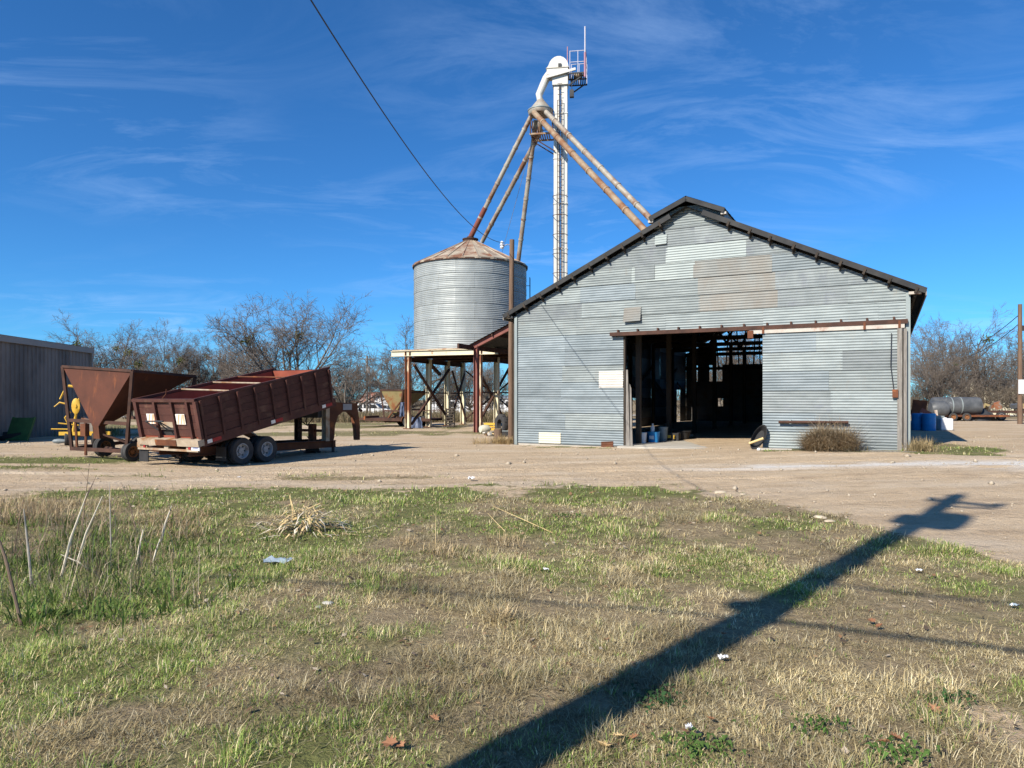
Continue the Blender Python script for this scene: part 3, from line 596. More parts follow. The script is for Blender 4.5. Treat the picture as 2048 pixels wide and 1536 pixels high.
# ------------------------------------------------------------------ bin stand
SYAW = math.radians(20); SA = Vector((-5.56, 38.0))
SU = Vector((math.cos(SYAW), -math.sin(SYAW))); SV = Vector((math.sin(SYAW), math.cos(SYAW)))
def spt(x, y, z=0): p = SA + SU * x + SV * y; return Vector((p.x, p.y, z))
SG = G(-4, 40)
stand = thing('bin_stand', 'cream and rust steel platform on braced legs carrying the grain bin', 'platform', (SA.x, SA.y, SG), -SYAW)
DZ = 4.18 - SG
def ipost(x, y, mat, top=DZ - .3): MB().ibeam((x, y, -.05), (x, y, top), .26, .26, .025, (1, 0, 0)).build('post', mat, stand)
ROWS = (0, 2.45, 4.9, 7.2)
for k, y in enumerate(ROWS):
    ipost(0, y, ('cream_rusty', 'cream_steel', 'cream_steel', 'cream_steel')[k]); ipost(4.13, y, ('cream_rusty', 'cream_steel', 'cream_steel', 'cream_rusty')[k])
    MB().box((0, y, .02), (.4, .4, .04)).build('base_plate', 'rust', stand); MB().box((4.13, y, .02), (.4, .4, .04)).build('base_plate', 'rust', stand)
for x in (-.02, 4.15):
    MB().ibeam((x, .16, DZ - .45), (x, 7.05, DZ - .45), .16, .26, .02).build('side_beam', 'rust_dark', stand)
for k, y in enumerate(ROWS): MB().ibeam((-1.0, y - .01, DZ - .145), (5.15, y - .01, DZ - .145), .20, .29, .022).build('cross_beam', 'cream_steel' if k == 0 else 'rust_dark', stand)
for x in (-.13, .13, 4.0, 4.26): MB().box((x, -.075, DZ - .145), (.03, .09, .24)).build('stiffener', 'rust', stand)
for k in range(11):
    x = -.85 + k * .585; MB().bar((x, .12, DZ - .09), (x, 7.08, DZ - .09), .08, .15).build('joist', 'rust_dark', stand)
MB().box((2.08, 3.62, DZ + .03), (6.0, 7.4, .05)).build('deck', 'pale_rust', stand)
def brace(a, b, w=.10): MB().bar(a, b, w, w, (1, 0, 0)).build('brace', 'rust_dark', stand)
for x in (0, 4.13):
    o2 = .16 if x < 1 else -.16
    brace((x + o2, .1, .25), (x + o2, 4.85, DZ - .8), .11); brace((x + o2 * 1.9, .1, DZ - .75), (x + o2 * 1.9, 4.8, .15), .11)
    brace((x + o2, 5.0, .25), (x + o2, 7.1, DZ - 1.0), .09); brace((x + o2 * 1.8, 5.0, DZ - .9), (x + o2 * 1.8, 7.1, .2), .09)
    brace((x, .14, 1.95), (x, 7.1, 1.95), .07)
    brace((x, 2.7, DZ - .62), (x, 3.9, DZ - 1.15), .16) if x < 1 else None
brace((.1, 7.2, 2.0), (4.0, 7.2, 2.0), .07); brace((.1, 7.33, .3), (4.0, 7.33, DZ - .8), .08); brace((.1, 7.44, DZ - .8), (4.0, 7.44, .3), .08)
# ------------------------------------------------------------------ grain bin
BC = spt(2.06, 3.62); BR, BZ0, RHB, NR = 3.2, 4.25, .81, 6
gbin = thing('grain_bin', 'round corrugated galvanised grain bin with rusty conical roof on steel stand', 'grain bin', (BC.x, BC.y, BZ0), 0)
def binsheet():
    m = MB(); rows, seg, A = 32, 9, math.radians(36.4)
    for i in range(rows + 1):
        z = RHB * i / rows * 1.02
        for k in range(seg + 1):
            a = A * k / seg - A / 2; r = BR + .012 * math.sin(2 * math.pi * z / .0981) + .016 * (1 - i / rows) + .004 * (k == seg)
            m.v.append((r * math.cos(a), r * math.sin(a), z))
    for i in range(rows):
        for k in range(seg):
            q = i * (seg + 1) + k; m.f.append((q, q + 1, q + seg + 2, q + seg + 1))
    return m.mesh('wall_sheet', 'galv_bin', True)
bsm = binsheet()
for r in range(NR):
    for k in range(10): inst('wall_sheet', bsm, gbin, (0, 0, r * RHB), (0, 0, math.radians(36 * k + (18 if r % 2 else 0) + 7)))
MB().lathe([(BR + .02, -.03), (BR + .09, -.03), (BR + .09, .04), (BR + .02, .04)], 60).build('base_flashing', 'pale_rust', gbin, True)
for k in range(34):
    a = 2 * math.pi * k / 34; inst('anchor_clip', bsm, gbin) if False else None
TOP = NR * RHB
def roofpanel():
    m = MB(); A = 2 * math.pi / 24; r0, r1 = .36, BR + .10; z0, z1 = TOP + 1.52, TOP + .0
    for r, z in ((r0, z0), (r1, z1)):
        for q, dz in ((-.5, .045), (-.44, .045), (-.43, .0), (.43, 0), (.44, .045), (.5, .045)):
            a = A * q; m.v.append((r * math.cos(a), r * math.sin(a), z + dz * (1 if r > 1 else .6)))
    for k in range(5): m.f.append((k, k + 1, k + 7, k + 6))
    b = len(m.v); m.v += [(r1 * math.cos(A * -.5), r1 * math.sin(A * -.5), z1 - .06), (r1 * math.cos(A * .5), r1 * math.sin(A * .5), z1 - .06)]; m.f.append((6, 11, b + 1, b))
    return m.mesh('roof_panel', 'bin_roof')
rpm = roofpanel()
for k in range(24): inst('roof_panel', rpm, gbin, (0, 0, 0), (0, 0, 2 * math.pi * k / 24 + .05))
MB().lathe([(BR + .0, TOP - .05), (BR + .085, TOP - .09), (BR + .085, TOP - .02)], 60).build('eave_ring', 'rust_dark', gbin, True)
MB().lathe([(.42, TOP + 1.44), (.42, TOP + 1.60), (.46, TOP + 1.60), (.46, TOP + 1.66), (.2, TOP + 1.68), (.2, TOP + 1.78), (0, TOP + 1.78)], 24).build('fill_collar', 'rust_dark', gbin, True)
lad = MB(); la = math.radians(-4)
for q in (-.05, .05):
    a = la + q; lad.bar((3.42 * math.cos(a), 3.42 * math.sin(a), .1), (3.42 * math.cos(a), 3.42 * math.sin(a), TOP - .6), .04, .04)
for k in range(13):
    z = .3 + .3 * k; lad.bar((3.42 * math.cos(la - .05), 3.42 * math.sin(la - .05), z), (3.42 * math.cos(la + .05), 3.42 * math.sin(la + .05), z), .025, .025)
for z in (.5, 2.2, 3.8): lad.bar((3.2, -.24, z), (3.44, -.24, z), .03, .03)
lad.build('ladder', 'dark_metal', gbin)

# ------------------------------------------------------------------ loading canopy beside the barn
CP = Vector((-1.70, 34.0)); CG = G(CP.x, CP.y)
can = thing('loading_canopy', 'dark red steel lean-to canopy between the barn and the bin stand', 'canopy', (CP.x, CP.y, CG), -BYAW)
csl = .412
for y in (0, 6.0):
    MB().ibeam((0, y, 0), (0, y, 4.15), .22, .2, .02, (1, 0, 0)).build('post', 'red_steel', can); MB().ibeam((3.1, y, 0), (3.1, y, 4.1 + 3.1 * csl), .2, .2, .02, (1, 0, 0)).build('post', 'red_steel', can)
    MB().bar((-.25, y - .02, 4.2 - .12), (3.4, y - .02, 4.2 + 3.4 * csl - .02), .12, .24, (0, 0, 1)).build('rafter', 'red_steel', can)
MB().bar((-.16, -1.4, 4.06), (-.16, 7, 4.06), .10, .22).build('eave_beam', 'rust_dark', can)
for k in range(1, 4): MB().bar((k * .95, -.2, 4.24 + k * .95 * csl), (k * .95, 6.5, 4.24 + k * .95 * csl), .06, .12).build('purlin', 'rust_dark', can)
m = MB(); n = 60
for k in range(n + 1):
    y = -.25 + 6.9 * k / n; w = .012 * (k % 2); m.v += [(-.4, y, 4.30 - .4 * csl + w), (3.6, y, 4.34 + 3.6 * csl + w)]
for k in range(n): m.f.append((2 * k, 2 * k + 1, 2 * k + 3, 2 * k + 2))
m.build('roof_sheet', 'roof_dark', can)

# ------------------------------------------------------------------ bucket elevator with distributor and spouts
EY = 38.0
EP = at(1122, 798, EY); EG = G(EP.x, EP.y)
elev = thing('grain_elevator', 'tall white bucket elevator tower with platform, distributor cone and grain spouts', 'elevator', (EP.x, EP.y, EG), math.radians(-8))
def ez(py): return EYE + (HY - py) / FPX * EY - EG
zt = ez(168)
for x, w in ((-.235, .28), (.175, .34)):
    MB().box((x, 0, zt / 2), (w, .42, zt)).build('leg_casing', 'leg_white', elev)
    for k in range(1, 8): MB().box((x, 0, k * 2.4), (w + .05, .47, .05)).build('flange', 'leg_white', elev)
m = MB()
for x in (-.05, -.01): m.bar((x - .02, -.28, 1), (x - .02, -.28, zt), .03, .03)
m.build('cable_run', 'dark_metal', elev)
lad = MB()
for x in (-.16, .08): lad.bar((x, -.36, 1), (x, -.36, zt - 1), .03, .03)
for k in range(60): lad.bar((-.16, -.36, 1.2 + k * .29), (.08, -.36, 1.2 + k * .29), .02, .02)
lad.build('ladder', 'rust_dark', elev)
for k in range(7):
    z = 6.2 + k * 1.02
    MB().tube([(-.40, -.24, z)] + [(-.03 + .38 * math.cos(a), -.34 - .36 * math.sin(a), z) for a in np.linspace(math.pi, 0, 9)] + [(.38, -.24, z)], .018, 5).build('cage_hoop', 'rust_dark', elev)
cg = MB()
for a in np.linspace(.4, math.pi - .4, 4): cg.bar((-.03 + .38 * math.cos(a), -.34 - .36 * math.sin(a), 6.1), (-.03 + .38 * math.cos(a), -.34 - .36 * math.sin(a), 12.4), .012, .012)
cg.build('cage_rail', 'rust_dark', elev)
MB().box((-.03, 0, zt + .1), (.82, .62, .5)).build('throat', 'leg_white', elev)
m = MB(); hz = zt + .35; prof = [(-.72, 0), (.36, 0), (.40, .35)] + [(-.12 + .54 * math.cos(a), .38 + .62 * math.sin(a)) for a in np.linspace(.15, math.pi - .25, 10)] + [(-.74, .4)]
nP = len(prof)
for y in (-.34, .34): m.v += [(x, y, hz + z) for x, z in prof]
m.f += [tuple(range(nP)), tuple(range(2 * nP - 1, nP - 1, -1))] + [(k, nP + k, nP + (k + 1) % nP, (k + 1) % nP) for k in range(nP)]
m.build('head_housing', 'leg_white', elev)
for z in (.38, .02): MB().box((-.16, 0, hz + z), (1.22, .74, .035)).build('head_flange', 'pipe', elev)
MB().box((-.04, -.36, hz + .5), (.16, .08, .16)).build('bearing', 'dark_metal', elev)
MB().bar((-.75, -.42, hz - .12), (.8, -.42, hz + .22), .08, .13).build('platform_beam', 'leg_white', elev)
# service platform on the right of the head
pz = hz + .02
m = MB()
for k in range(9): m.box((.50 + k * .10, .3, pz), (.05, 1.5, .03))
for y in (-.45, .3, 1.05): m.bar((.4, y, pz - .04), (1.36, y, pz - .04), .05, .06)
m.build('platform_grating', 'dark_metal', elev)
for y in (-.3, .9): MB().bar((.42, y, pz - .6), (1.25, y, pz - .06), .06, .06).build('platform_brace', 'dark_metal', elev)
m = MB()
for x, y in ((.5, -.45), (.92, -.45), (1.34, -.45), (1.34, .3), (1.34, 1.05), (.92, 1.05), (.5, 1.05)): m.bar((x, y, pz), (x, y, pz + 1.15), .035, .035)
for z in (.55, 1.13):
    m.bar((.5, -.45, pz + z), (1.34, -.45, pz + z), .03, .03); m.bar((1.34, -.45, pz + z), (1.34, 1.05, pz + z), .03, .03); m.bar((.5, 1.05, pz + z), (1.34, 1.05, pz + z), .03, .03)
m.build('railing', 'antenna_white', elev)
m = MB(); m.lathe([(0, -.25), (.16, -.25), (.17, .2), (0, .25)], 14, (.9, .5, pz + .25), 'x'); m.build('motor', 'pale_rust', elev, True)
MB().tube([(1.30, -.5, pz + 1.0), (1.30, -.5, pz + 2.35)], .04, 8).build('antenna', 'antenna_white', elev, True); MB().tube([(1.30, -.5, pz - .3), (1.30, -.5, pz + 1.0)], .06, 8).build('antenna_mount', 'antenna_red', elev, True)
MB().tube([(.33, .3, pz + .9), (.33, .3, pz + 1.75)], .03, 8).build('antenna', 'antenna_red', elev, True)
m = MB(); m.box((.58, -.05, pz - .95), (.22, .22, .38)); m.tube([(.58, -.05, pz - .76), (.58, -.05, pz - .05)], .02, 5); m.build('hoist', 'dark_metal', elev)
# distributor and discharge
def el(px, py, Y=EY):
    w = at(px, py, Y); q = Matrix.Rotation(math.radians(8), 3, 'Z') @ (w - Vector((EP.x, EP.y, EG))); return q
dc = el(1081, 222); dz = dc.z
MB().tube([(-.62, 0, hz + .22), (-.80, 0, hz - .02), el(1078, 190), (dc.x - .03, dc.y, dz + .58)], [.21, .21, .19, .17], 10).build('discharge_spout', 'leg_white', elev, True)
MB().lathe([(.16, dz + .62), (.19, dz + .56), (.62, dz + .02), (.66, dz + .02), (.66, dz - .14), (.60, dz - .22), (.28, dz - .30), (0, dz - .30)], 28, (dc.x, dc.y, 0)).build('distributor', 'pipe', elev, True)
MB().lathe([(.665, dz + .025), (.69, dz + .02), (.69, dz - .02), (.665, dz - .03)], 28, (dc.x, dc.y, 0)).build('distributor_rim', 'galv_pale', elev, True)
# landing below the distributor
lz = ez(272); m = MB(); m.bar((dc.x - .55, -.5, lz), (-.3, -.5, lz), .06, .08); m.bar((dc.x - .55, .5, lz), (-.3, .5, lz), .06, .08)
for k in range(9): m.box((dc.x - .5 + k * .12, 0, lz + .05), (.06, 1.0, .03))
m.build('lower_platform', 'pipe_rusty', elev)
m = MB()
for x, y in ((dc.x - .5, -.5), (dc.x - .5, .5), (-.42, .5), (-.42, -.5)): m.bar((x, y, lz), (x, y, dz - .25), .06, .06)
m.bar((dc.x - .5, -.5, lz + .55), (dc.x - .5, .5, lz + .55), .03, .03); m.bar((dc.x - .5, .5, lz + .55), (-.4, .5, lz + .55), .03, .03)
m.bar((dc.x - .5, -.3, lz - .05), (-.3, -.3, lz - .9), .05, .05); m.bar((dc.x - .5, .4, lz - .05), (-.3, .4, lz - .9), .05, .05)
m.build('platform_frame', 'rust_dark', elev)
def roof_hit(px, py):
    """where the sight line through (px,py) would meet the barn's left roof slope"""
    d = at(px, py, 1.0) - Vector((0, 0, EYE)); best = None
    for k in range(2000):
        Y = 22 + k * .012; p = Vector((0, 0, EYE)) + d * Y; s, t = barn_st(p.x, p.y)
        if 0 < s < 6 and t > .3 and abs(p.z - (RZ0 + RK * s + .16)) < .03: return p
    return at(px, py, 27)
def spout(a, b, r, mat, low=None, lowmat=None, name='grain_spout'):
    a = Vector(a); b = Vector(b)
    o = MB().tube([a, a.lerp(b, .5), b], r, 12).build(name, mat, elev, True)
    for f in np.arange(.1, .97, .145):
        p = a.lerp(b, f); d = (b - a).normalized() * .05; MB().tube([p - d, p + d], r + .022, 12).build('clamp_band', mat, o, True)
    if low:
        MB().tube([a.lerp(b, low), b], r + .02, 12).build('lower_sleeve', lowmat, o, True)
pk = Vector((BC.x, BC.y, BZ0 + TOP + 1.74)); RE = Matrix.Rotation(math.radians(8), 3, 'Z'); EO3 = Vector((EP.x, EP.y, EG))
def loc(w): return RE @ (Vector(w) - EO3)
spout(el(1062, 233), loc(pk), .128, 'pipe', .74, 'pipe_red')
spout(el(1082, 262, 38.6), loc(at(964, 484, 43.0)), .132, 'pipe')
spout(el(1072, 240, 38.4), loc(at(1036, 526, 41.3)), .128, 'pipe')
spout(el(1068, 225, 37.5), loc(at(1302, 474, 28.8)), .145, 'pipe_rusty')
spout(el(1090, 222, 37.6), loc(at(1322, 459, 30.2)), .132, 'pipe')
MB().tube([el(1081, 240), el(1079, 262, 38.3), el(1082, 262, 38.6)], .14, 8).build('spout_elbow', 'pipe', elev, True)
for q in ((1010, 440, 60),): MB().tube([el(1060, 300), el(1000, 520, 44)], .012, 4).build('guy_wire', 'galv_wire', elev)

# ------------------------------------------------------------------ poles and overhead wires
sp_ = at(1022, 886, 26.2); sx, sy = -.04, 26.2
pole = thing('service_pole', 'slim brown wooden service pole at the left barn corner', 'pole', (sx, sy, G(sx, sy)), 0)
MB().tube([(0, 0, -.1), (.0, 0, 3.5), (.04, 0, 7.48)], [.105, .10, .09], 14).build('shaft', 'wood_pole', pole, True)
MB().tube([(.02, -.05, 7.25), (-.14, -.04, 7.30), (-.28, -.04, 7.22)], .018, 6).build('bracket', 'galv_wire', pole)
MB().lathe([(0, 7.14), (.05, 7.14), (.085, 7.19), (.05, 7.24), (.09, 7.28), (.05, 7.33), (.075, 7.37), (.03, 7.42), (0, 7.42)], 14, (-.33, -.04, 0)).build('insulator', 'porcelain', pole, True)
MB().tube([(.12, .02, 0), (.12, .02, 4.4)], .028, 8).build('conduit', 'dark_metal', pole, True); MB().box((.13, 0, 2.2), (.07, .2, .03)).build('strap', 'dark_metal', pole)
# the pole whose shadow lies across the grass stands just behind the viewpoint
PB = Vector((-3.28, -.55)); PH = 11.0; pgz = G(PB.x, PB.y)
up = thing('utility_pole', 'large wooden utility pole with transformer throwing the long shadow across the grass', 'pole', (PB.x, PB.y, pgz), 0)
MB().tube([(0, 0, -.3), (0, 0, 5), (0, 0, PH)], [.18, .165, .125], 16).build('shaft', 'wood_pole', up, True)
MB().lathe([(0, 8.85), (.21, 8.85), (.225, 8.95), (.225, 9.5), (.21, 9.58), (.08, 9.64), (0, 9.64)], 18, (.25, -.13, 0)).build('transformer', 'tank_grey', up, True)
MB().box((-.16, .12, 9.15), (.16, .16, .5)).build('switch_box', 'tank_grey', up)
MB().bar((-.2, .2, 10.45), (.5, -.45, 10.45), .09, .11).build('cross_arm', 'wood_pole', up)
for f in (-.18, .46): MB().lathe([(0, 0), (.05, 0), (.06, .1), (.03, .2), (0, .22)], 10, (f, -f * .95, 10.5)).build('insulator', 'porcelain', up, True)
MB().tube([(0, 0, PH), (.05, 0, PH + .3)], .03, 6).build('pin', 'dark_metal', up); MB().bar((0, .1, 10.0), (.5, -.35, 10.25), .06, .06).build('fuse_arm', 'dark_metal', up)
MB().bar((0, .08, 6.75), (.34, .12, 6.75), .05, .06).build('service_bracket', 'dark_metal', up)
MB().box((-.15, .08, 5.55), (.24, .16, .10)).build('splice_box', 'dark_metal', up)
def catenary(name, label, a, b, sag, r, group=None, n=28):
    a = Vector(a); b = Vector(b); root = off_o = None
    pts = [a.lerp(b, k / n) - Vector((0, 0, 4 * sag * (k / n) * (1 - k / n))) - a for k in range(n + 1)]
    o = MB().tube(pts, r, 6).build(name, 'wire', None, True); o.location = a; return tag(o, label, 'cable', group)
catenary('service_cable', 'black service cable sagging across the sky to the barn pole', (PB.x + .32, PB.y + .12, pgz + 6.75), (sx - .33, sy - .05, 7.36), 1.22, .0095, n=40)
cd = Vector((.93, -.36, 0)).normalized()
for k, (h, r) in enumerate(((5.45, .026), (6.35, .021))):
    p = Vector((PB.x, PB.y, pgz + h)) - Vector((0, .17, 0))
    a_ = p - cd * 22; b_ = p + cd * 22
    catenary('street_cable', ('lower' if k == 0 else 'upper') + ' street cable on the tall pole behind the viewpoint', p + cd * .02, b_, .4, r)
    if k == 0: catenary('street_cable', 'street cable running left from the tall pole behind the viewpoint', p - cd * .02, a_, .4, r * .6)
# pole at the right edge
rp = at(2040, 852, 40); rg = G(rp.x, rp.y)
o = thing('utility_pole', 'brown utility pole at the right edge beside the gravel lot', 'pole', (rp.x, rp.y, rg), 0)
MB().tube([(0, 0, -.1), (0, 0, 6.75)], [.13, .10], 12).build('shaft', 'wood_pole', o, True)
MB().box((.16, 0, 5.4), (.22, .16, .3)).build('fuse_box', 'dark_metal', o); MB().box((.0, -.12, 2.1), (.34, .05, .8)).build('notice_panel', 'white_plastic', o)
top = Vector((rp.x, rp.y, rg + 6.2))
catenary('pole_cable', 'upper thin cable leaving the right edge pole above the trees', top, at(1900, 705, 75), .6, .022); catenary('pole_cable', 'lower thin cable leaving the right edge pole above the trees', top - Vector((0, 0, .5)), at(1900, 716, 75), .7, .022)
# ------------------------------------------------------------------ dump trailer
def wheel(parent, c, r, w, mat_t, mat_r, axis_rot=0.0, dual=False, name='wheel', out=1):
    """a wheel whose axle lies along local x; the dished rim faces out"""
    h = bpy.data.objects.new(name, None); link(h); h.parent = parent; h.location = c; h.rotation_euler = (0, 0, axis_rot); h.empty_display_size = .1
    def tyre(x0):
        m = MB(); ri = r * .56
        m.lathe([(ri, x0 - w * .38), (r * .80, x0 - w * .5), (r * .95, x0 - w * .47), (r, x0 - w * .33), (r, x0 - w * .06), (r * .975, x0 - w * .05), (r * .975, x0 + w * .05), (r, x0 + w * .06), (r, x0 + w * .33), (r * .95, x0 + w * .47), (r * .80, x0 + w * .5), (ri, x0 + w * .38)], 28, (0, 0, 0), 'x')
        return m.build('tyre', mat_t, h, True)
    tyre(0)
    if dual: tyre(-out * w * 1.18)
    q = out; ri = r * .57; m = MB()
    m.lathe([(ri, q * w * .40), (ri * .90, q * w * .42), (ri * .86, q * w * .30), (ri * .80, q * w * .05), (ri * .45, q * w * .02), (ri * .40, q * w * .18), (ri * .22, q * w * .20), (0, q * w * .20)], 24, (0, 0, 0), 'x'); m.lathe([(ri, -q * w * .38), (ri * .5, -q * w * .2), (0, -q * w * .2)], 24, (0, 0, 0), 'x')
    m.build('rim', mat_r, h, True)
    m = MB()
    for k in range(6):
        a = k * math.pi / 3; m.box((q * w * .06, ri * .62 * math.cos(a), ri * .62 * math.sin(a)), (.02, ri * .16, ri * .16))
    m.build('rim_hole_shade', 'black_rubber', h); return h  # solid black blocks, coloured as the shade in the rim holes
TY = math.radians(28.0); TP = Vector((-7.54, 17.30))
TGZ = G(-7.4, 18.9)
tr = thing('dump_trailer', 'dark red gooseneck dump trailer with its bed raised at the front', 'trailer', (TP.x, TP.y, 0), -TY)
tilt = math.radians(11.6); ct, st = math.cos(tilt), math.sin(tilt); BWD, BLN, BHT = 2.39, 4.76, .96
def bp(x, l, h): return Vector((x, l * ct - h * st, .62 + l * st + h * ct))
def bbox(name, mat, x0, x1, l0, l1, h0, h1, par=tr, m=None, build=True):
    m = m or MB(); m.add([bp(x, l, h) for x in (x0, x1) for l in (l0, l1) for h in (h0, h1)], [(0, 1, 3, 2), (4, 6, 7, 5), (0, 4, 5, 1), (2, 3, 7, 6), (0, 2, 6, 4), (1, 5, 7, 3)])
    return m.build(name, mat, par) if build else m
bbox('bed_floor', 'trailer_inside', -BWD + .04, -.04, .04, BLN - .04, .0, .05)
for k in range(5):
    h0, h1 = .05 + k * .18, .05 + (k + 1) * .18 - .006
    j = .004 * (k % 2)
    bbox('side_board', 'trailer_red', -.06 + j, -.025 + j, .05, BLN - .05, h0, h1); bbox('side_board', 'trailer_red', -BWD + .025 - j, -BWD + .06 - j, .05, BLN - .05, h0, h1)
    bbox('tailgate_board', 'trailer_red', -BWD + .14, -.14, .02 - j, .05 - j, h0, h1) if k > 1 else [bbox('tailgate_board', 'trailer_red', a, b, .02 - j, .05 - j, h0, h1) for a, b in ((-BWD + .14, -BWD + .86), (-BWD + 1.42, -.14))]
    bbox('front_board', 'trailer_red', -BWD + .06, -.06, BLN - .05, BLN - .02, h0, h1)
bbox('inner_lining', 'trailer_inside', -BWD + .062, -BWD + .07, .06, BLN - .06, .06, .93); bbox('inner_lining', 'trailer_inside', -.07, -.062, .06, BLN - .06, .06, .93); bbox('inner_lining', 'trailer_inside', -BWD + .08, -.08, BLN - .07, BLN - .06, .06, .93)
for x0, x1 in ((-.08, .0), (-BWD, -BWD + .08)):
    bbox('top_rail', 'trailer_red', x0, x1, -.02, BLN, .95, 1.01); bbox('bottom_rail', 'trailer_red', x0 + .01, x1 - .005, 0.0, BLN + .05, -.20, .04)
for k in range(9):
    l = .06 + k * .57
    for x0, x1 in ((.002, .065), (-BWD - .065, -BWD - .002)):
        m = MB(); w0, w1 = .055, .055
        m.add([bp(x, ll, h) for h, xx in ((-.05, .35), (.94, 1.0)) for x, ll in ((x0, l), ((x0 + (x1 - x0) * xx) if x0 > 0 else x0, l), ((x0 + (x1 - x0) * xx) if x0 > 0 else x0, l + .06), (x0, l + .06))] if x0 > 0 else
              [bp(x, ll, h) for h in (-.05, .94) for x, ll in ((x0, l), (x1, l), (x1, l + .06), (x0, l + .06))], [(0, 1, 2, 3), (7, 6, 5, 4), (0, 4, 5, 1), (1, 5, 6, 2), (2, 6, 7, 3), (3, 7, 4, 0)])
        m.build('stake', 'trailer_red', tr)
bbox('tailgate_top', 'trailer_red', -BWD, 0.0, -.05, .05, .93, 1.0)
for x in (-BWD + .04, -BWD + .8, -BWD + 1.45, -.36, -.08): bbox('tailgate_stake', 'trailer_red', x, x + .075 + (.04 if x < -2.3 or x > -.2 else 0), -.05, .02, .0, .94)
bbox('tailgate_sill', 'pale_rust', -BWD + .1, .02, -.16, .02, -.16, .0); bbox('sill_centre', 'rust', -BWD + .82, -BWD + 1.62, -.175, -.162, -.15, -.004)
bbox('grain_gate', 'pale_rust', -BWD + .9, -BWD + 1.42, .0, .03, .21, .41)
bbox('gate_shade_sheet', 'black_rubber', -BWD + .9, -BWD + 1.42, .06, .07, .0, .2)  # black sheet behind the gap stands for the shade inside the bed
gh = MB(); X = -BWD + .9
gh.tube([bp(X - .25, -.2, .47), bp(X + .1, -.22, .48), bp(X + .45, -.22, .48)], .022, 6); gh.tube([bp(X - .25, -.2, .47), bp(X + .0, -.08, .22)], .018, 6); gh.tube([bp(X + .22, -.22, .48), bp(X + .33, -.06, .22)], .018, 6); gh.tube([bp(X + .25, -.22, .48), bp(X + .48, -.06, .26)], .018, 6); gh.build('gate_lever', 'dark_metal', tr)
for x in (-BWD + .44, -.83):
    o = bbox('reflector_plate', 'reflect_white', x, x + .33, -.012, .002, .36, .62)
    for q in (.02, .14, .25):
        m = MB(); m.add([bp(x + q, -.014, .37), bp(x + q + .055, -.014, .37), bp(min(x + q + .145, x + .32), -.014, .61), bp(min(x + q + .09, x + .27), -.014, .61)], [(0, 1, 2, 3)]); m.build('stripe', 'reflect_orange', o)
for l in (.12, 2.2, 4.2):
    bbox('side_marker', 'reflect_red', .0, .012, l + .16, l + .42, -.14, -.05); bbox('side_marker', 'reflect_white', .0, .014, l, l + .14, -.14, -.05)
for l0, l1, mt in ((1.05, 1.05, 'pale_rust'), (2.1, 2.1, 'pale_rust'), (3.0, 3.0, 'rust')):
    m = MB(); m.tube([bp(-.04, l0, 1.0), bp(-BWD + .04, l1 + .35, .99)], .022, 6); m.build('tie_bar', mt, tr, True)
m = MB(); m.tube([bp(-1.3, .05, 1.0), bp(-1.2, .1, 1.1), bp(-1.15, .1, 1.22)], .012, 5); m.build('hook_rod', 'rust', tr)
# chassis
FZ = .30
for x in (-.62, -1.77): MB().ibeam((x, .1, FZ - .02), (x, 5.35, .20), .14, .22, .02).build('chassis_rail', 'rust', tr)
for y in (.9, 2.6, 4.2, 5.2): MB().box((-1.195, y, .24), (1.0, .1, .16)).build('cross_member', 'rust_dark', tr)
m = MB(); m.box((-1.2, -.06, .33), (2.3, .06, .05)); m.box((-1.2, -.06, .50), (2.3, .05, .05)); m.build('bumper', 'pale_rust', tr)
for x in (-2.2, -1.25, -.42): MB().box((x, -.055, .42), (.16 if x != -2.2 else .4, .045, .13)).build('bumper_plate', 'pale_rust', tr)
lp = MB().box((-.14, -.09, .42), (.30, .015, .155)).build('licence_plate', 'white_plastic', tr)
for k, x in enumerate((-.21, -.165, -.13, -.095, -.06)): MB().box((x, -.1, .42), (.02, .004, .07)).build('plate_mark', 'plate_blue', lp)
MB().box((-.36, -.09, .43), (.08, .02, .14)).build('tail_lamp', 'reflect_red', tr); MB().box((-2.08, -.09, .43), (.08, .02, .14)).build('tail_lamp', 'reflect_red', tr)
WR = .355
for y in (1.28, 2.10):
    for x, q in ((-.16, 1), (-BWD + .16, -1)): wheel(tr, (x, y, TGZ + WR), WR, .23, 'tyre_dusty', 'rim_white', 0, True, 'wheel', q)
    MB().tube([(-.2, y, TGZ + WR), (-BWD + .2, y, TGZ + WR)], .06, 8).build('axle', 'rust_dark', tr)
m = MB(); m.bar((-.9, 1.2, .42), (-.9, 2.9, 1.05), .1, .12); m.bar((-1.5, 1.2, .42), (-1.5, 2.9, 1.05), .1, .12); m.bar((-.62, 2.6, .36), (-.62, 1.75, .72), .09, .12); m.build('lift_arm', 'rust', tr)
m = MB(); m.tube([(-1.2, 2.9, .4), (-1.2, 2.2, .85)], .07, 10); m.build('hydraulic_ram', 'rim_white', tr, True)
MB().box((-2.2, -.02, .2), (.36, .02, .42)).build('mud_flap', 'black_rubber', tr); MB().box((-.25, .75, .2), (.36, .02, .35)).build('mud_flap', 'black_rubber', tr)
for x in (-.62, -1.77):
    MB().ibeam((x, 4.95, .3), (x, 4.95, 1.42), .16, .18, .02, (1, 0, 0)).build('headframe_post', 'rust_dark' if x < -1 else 'pale_rust', tr)
MB().box((-1.2, 4.95, 1.2), (1.0, .5, .36)).build('pump_box', 'dark_metal', tr); MB().box((-1.2, 4.9, .62), (1.0, .08, .08)).build('headframe_bar', 'rust', tr)
m = MB()
for q in (-.3, 0, .3): m.tube([(-1.2 + q, 4.75, 1.05), (-1.2 + q * .6, 4.7, .9), (-1.15, 4.72, .78)], .018, 5)
m.build('hydraulic_hose', 'black_rubber', tr)
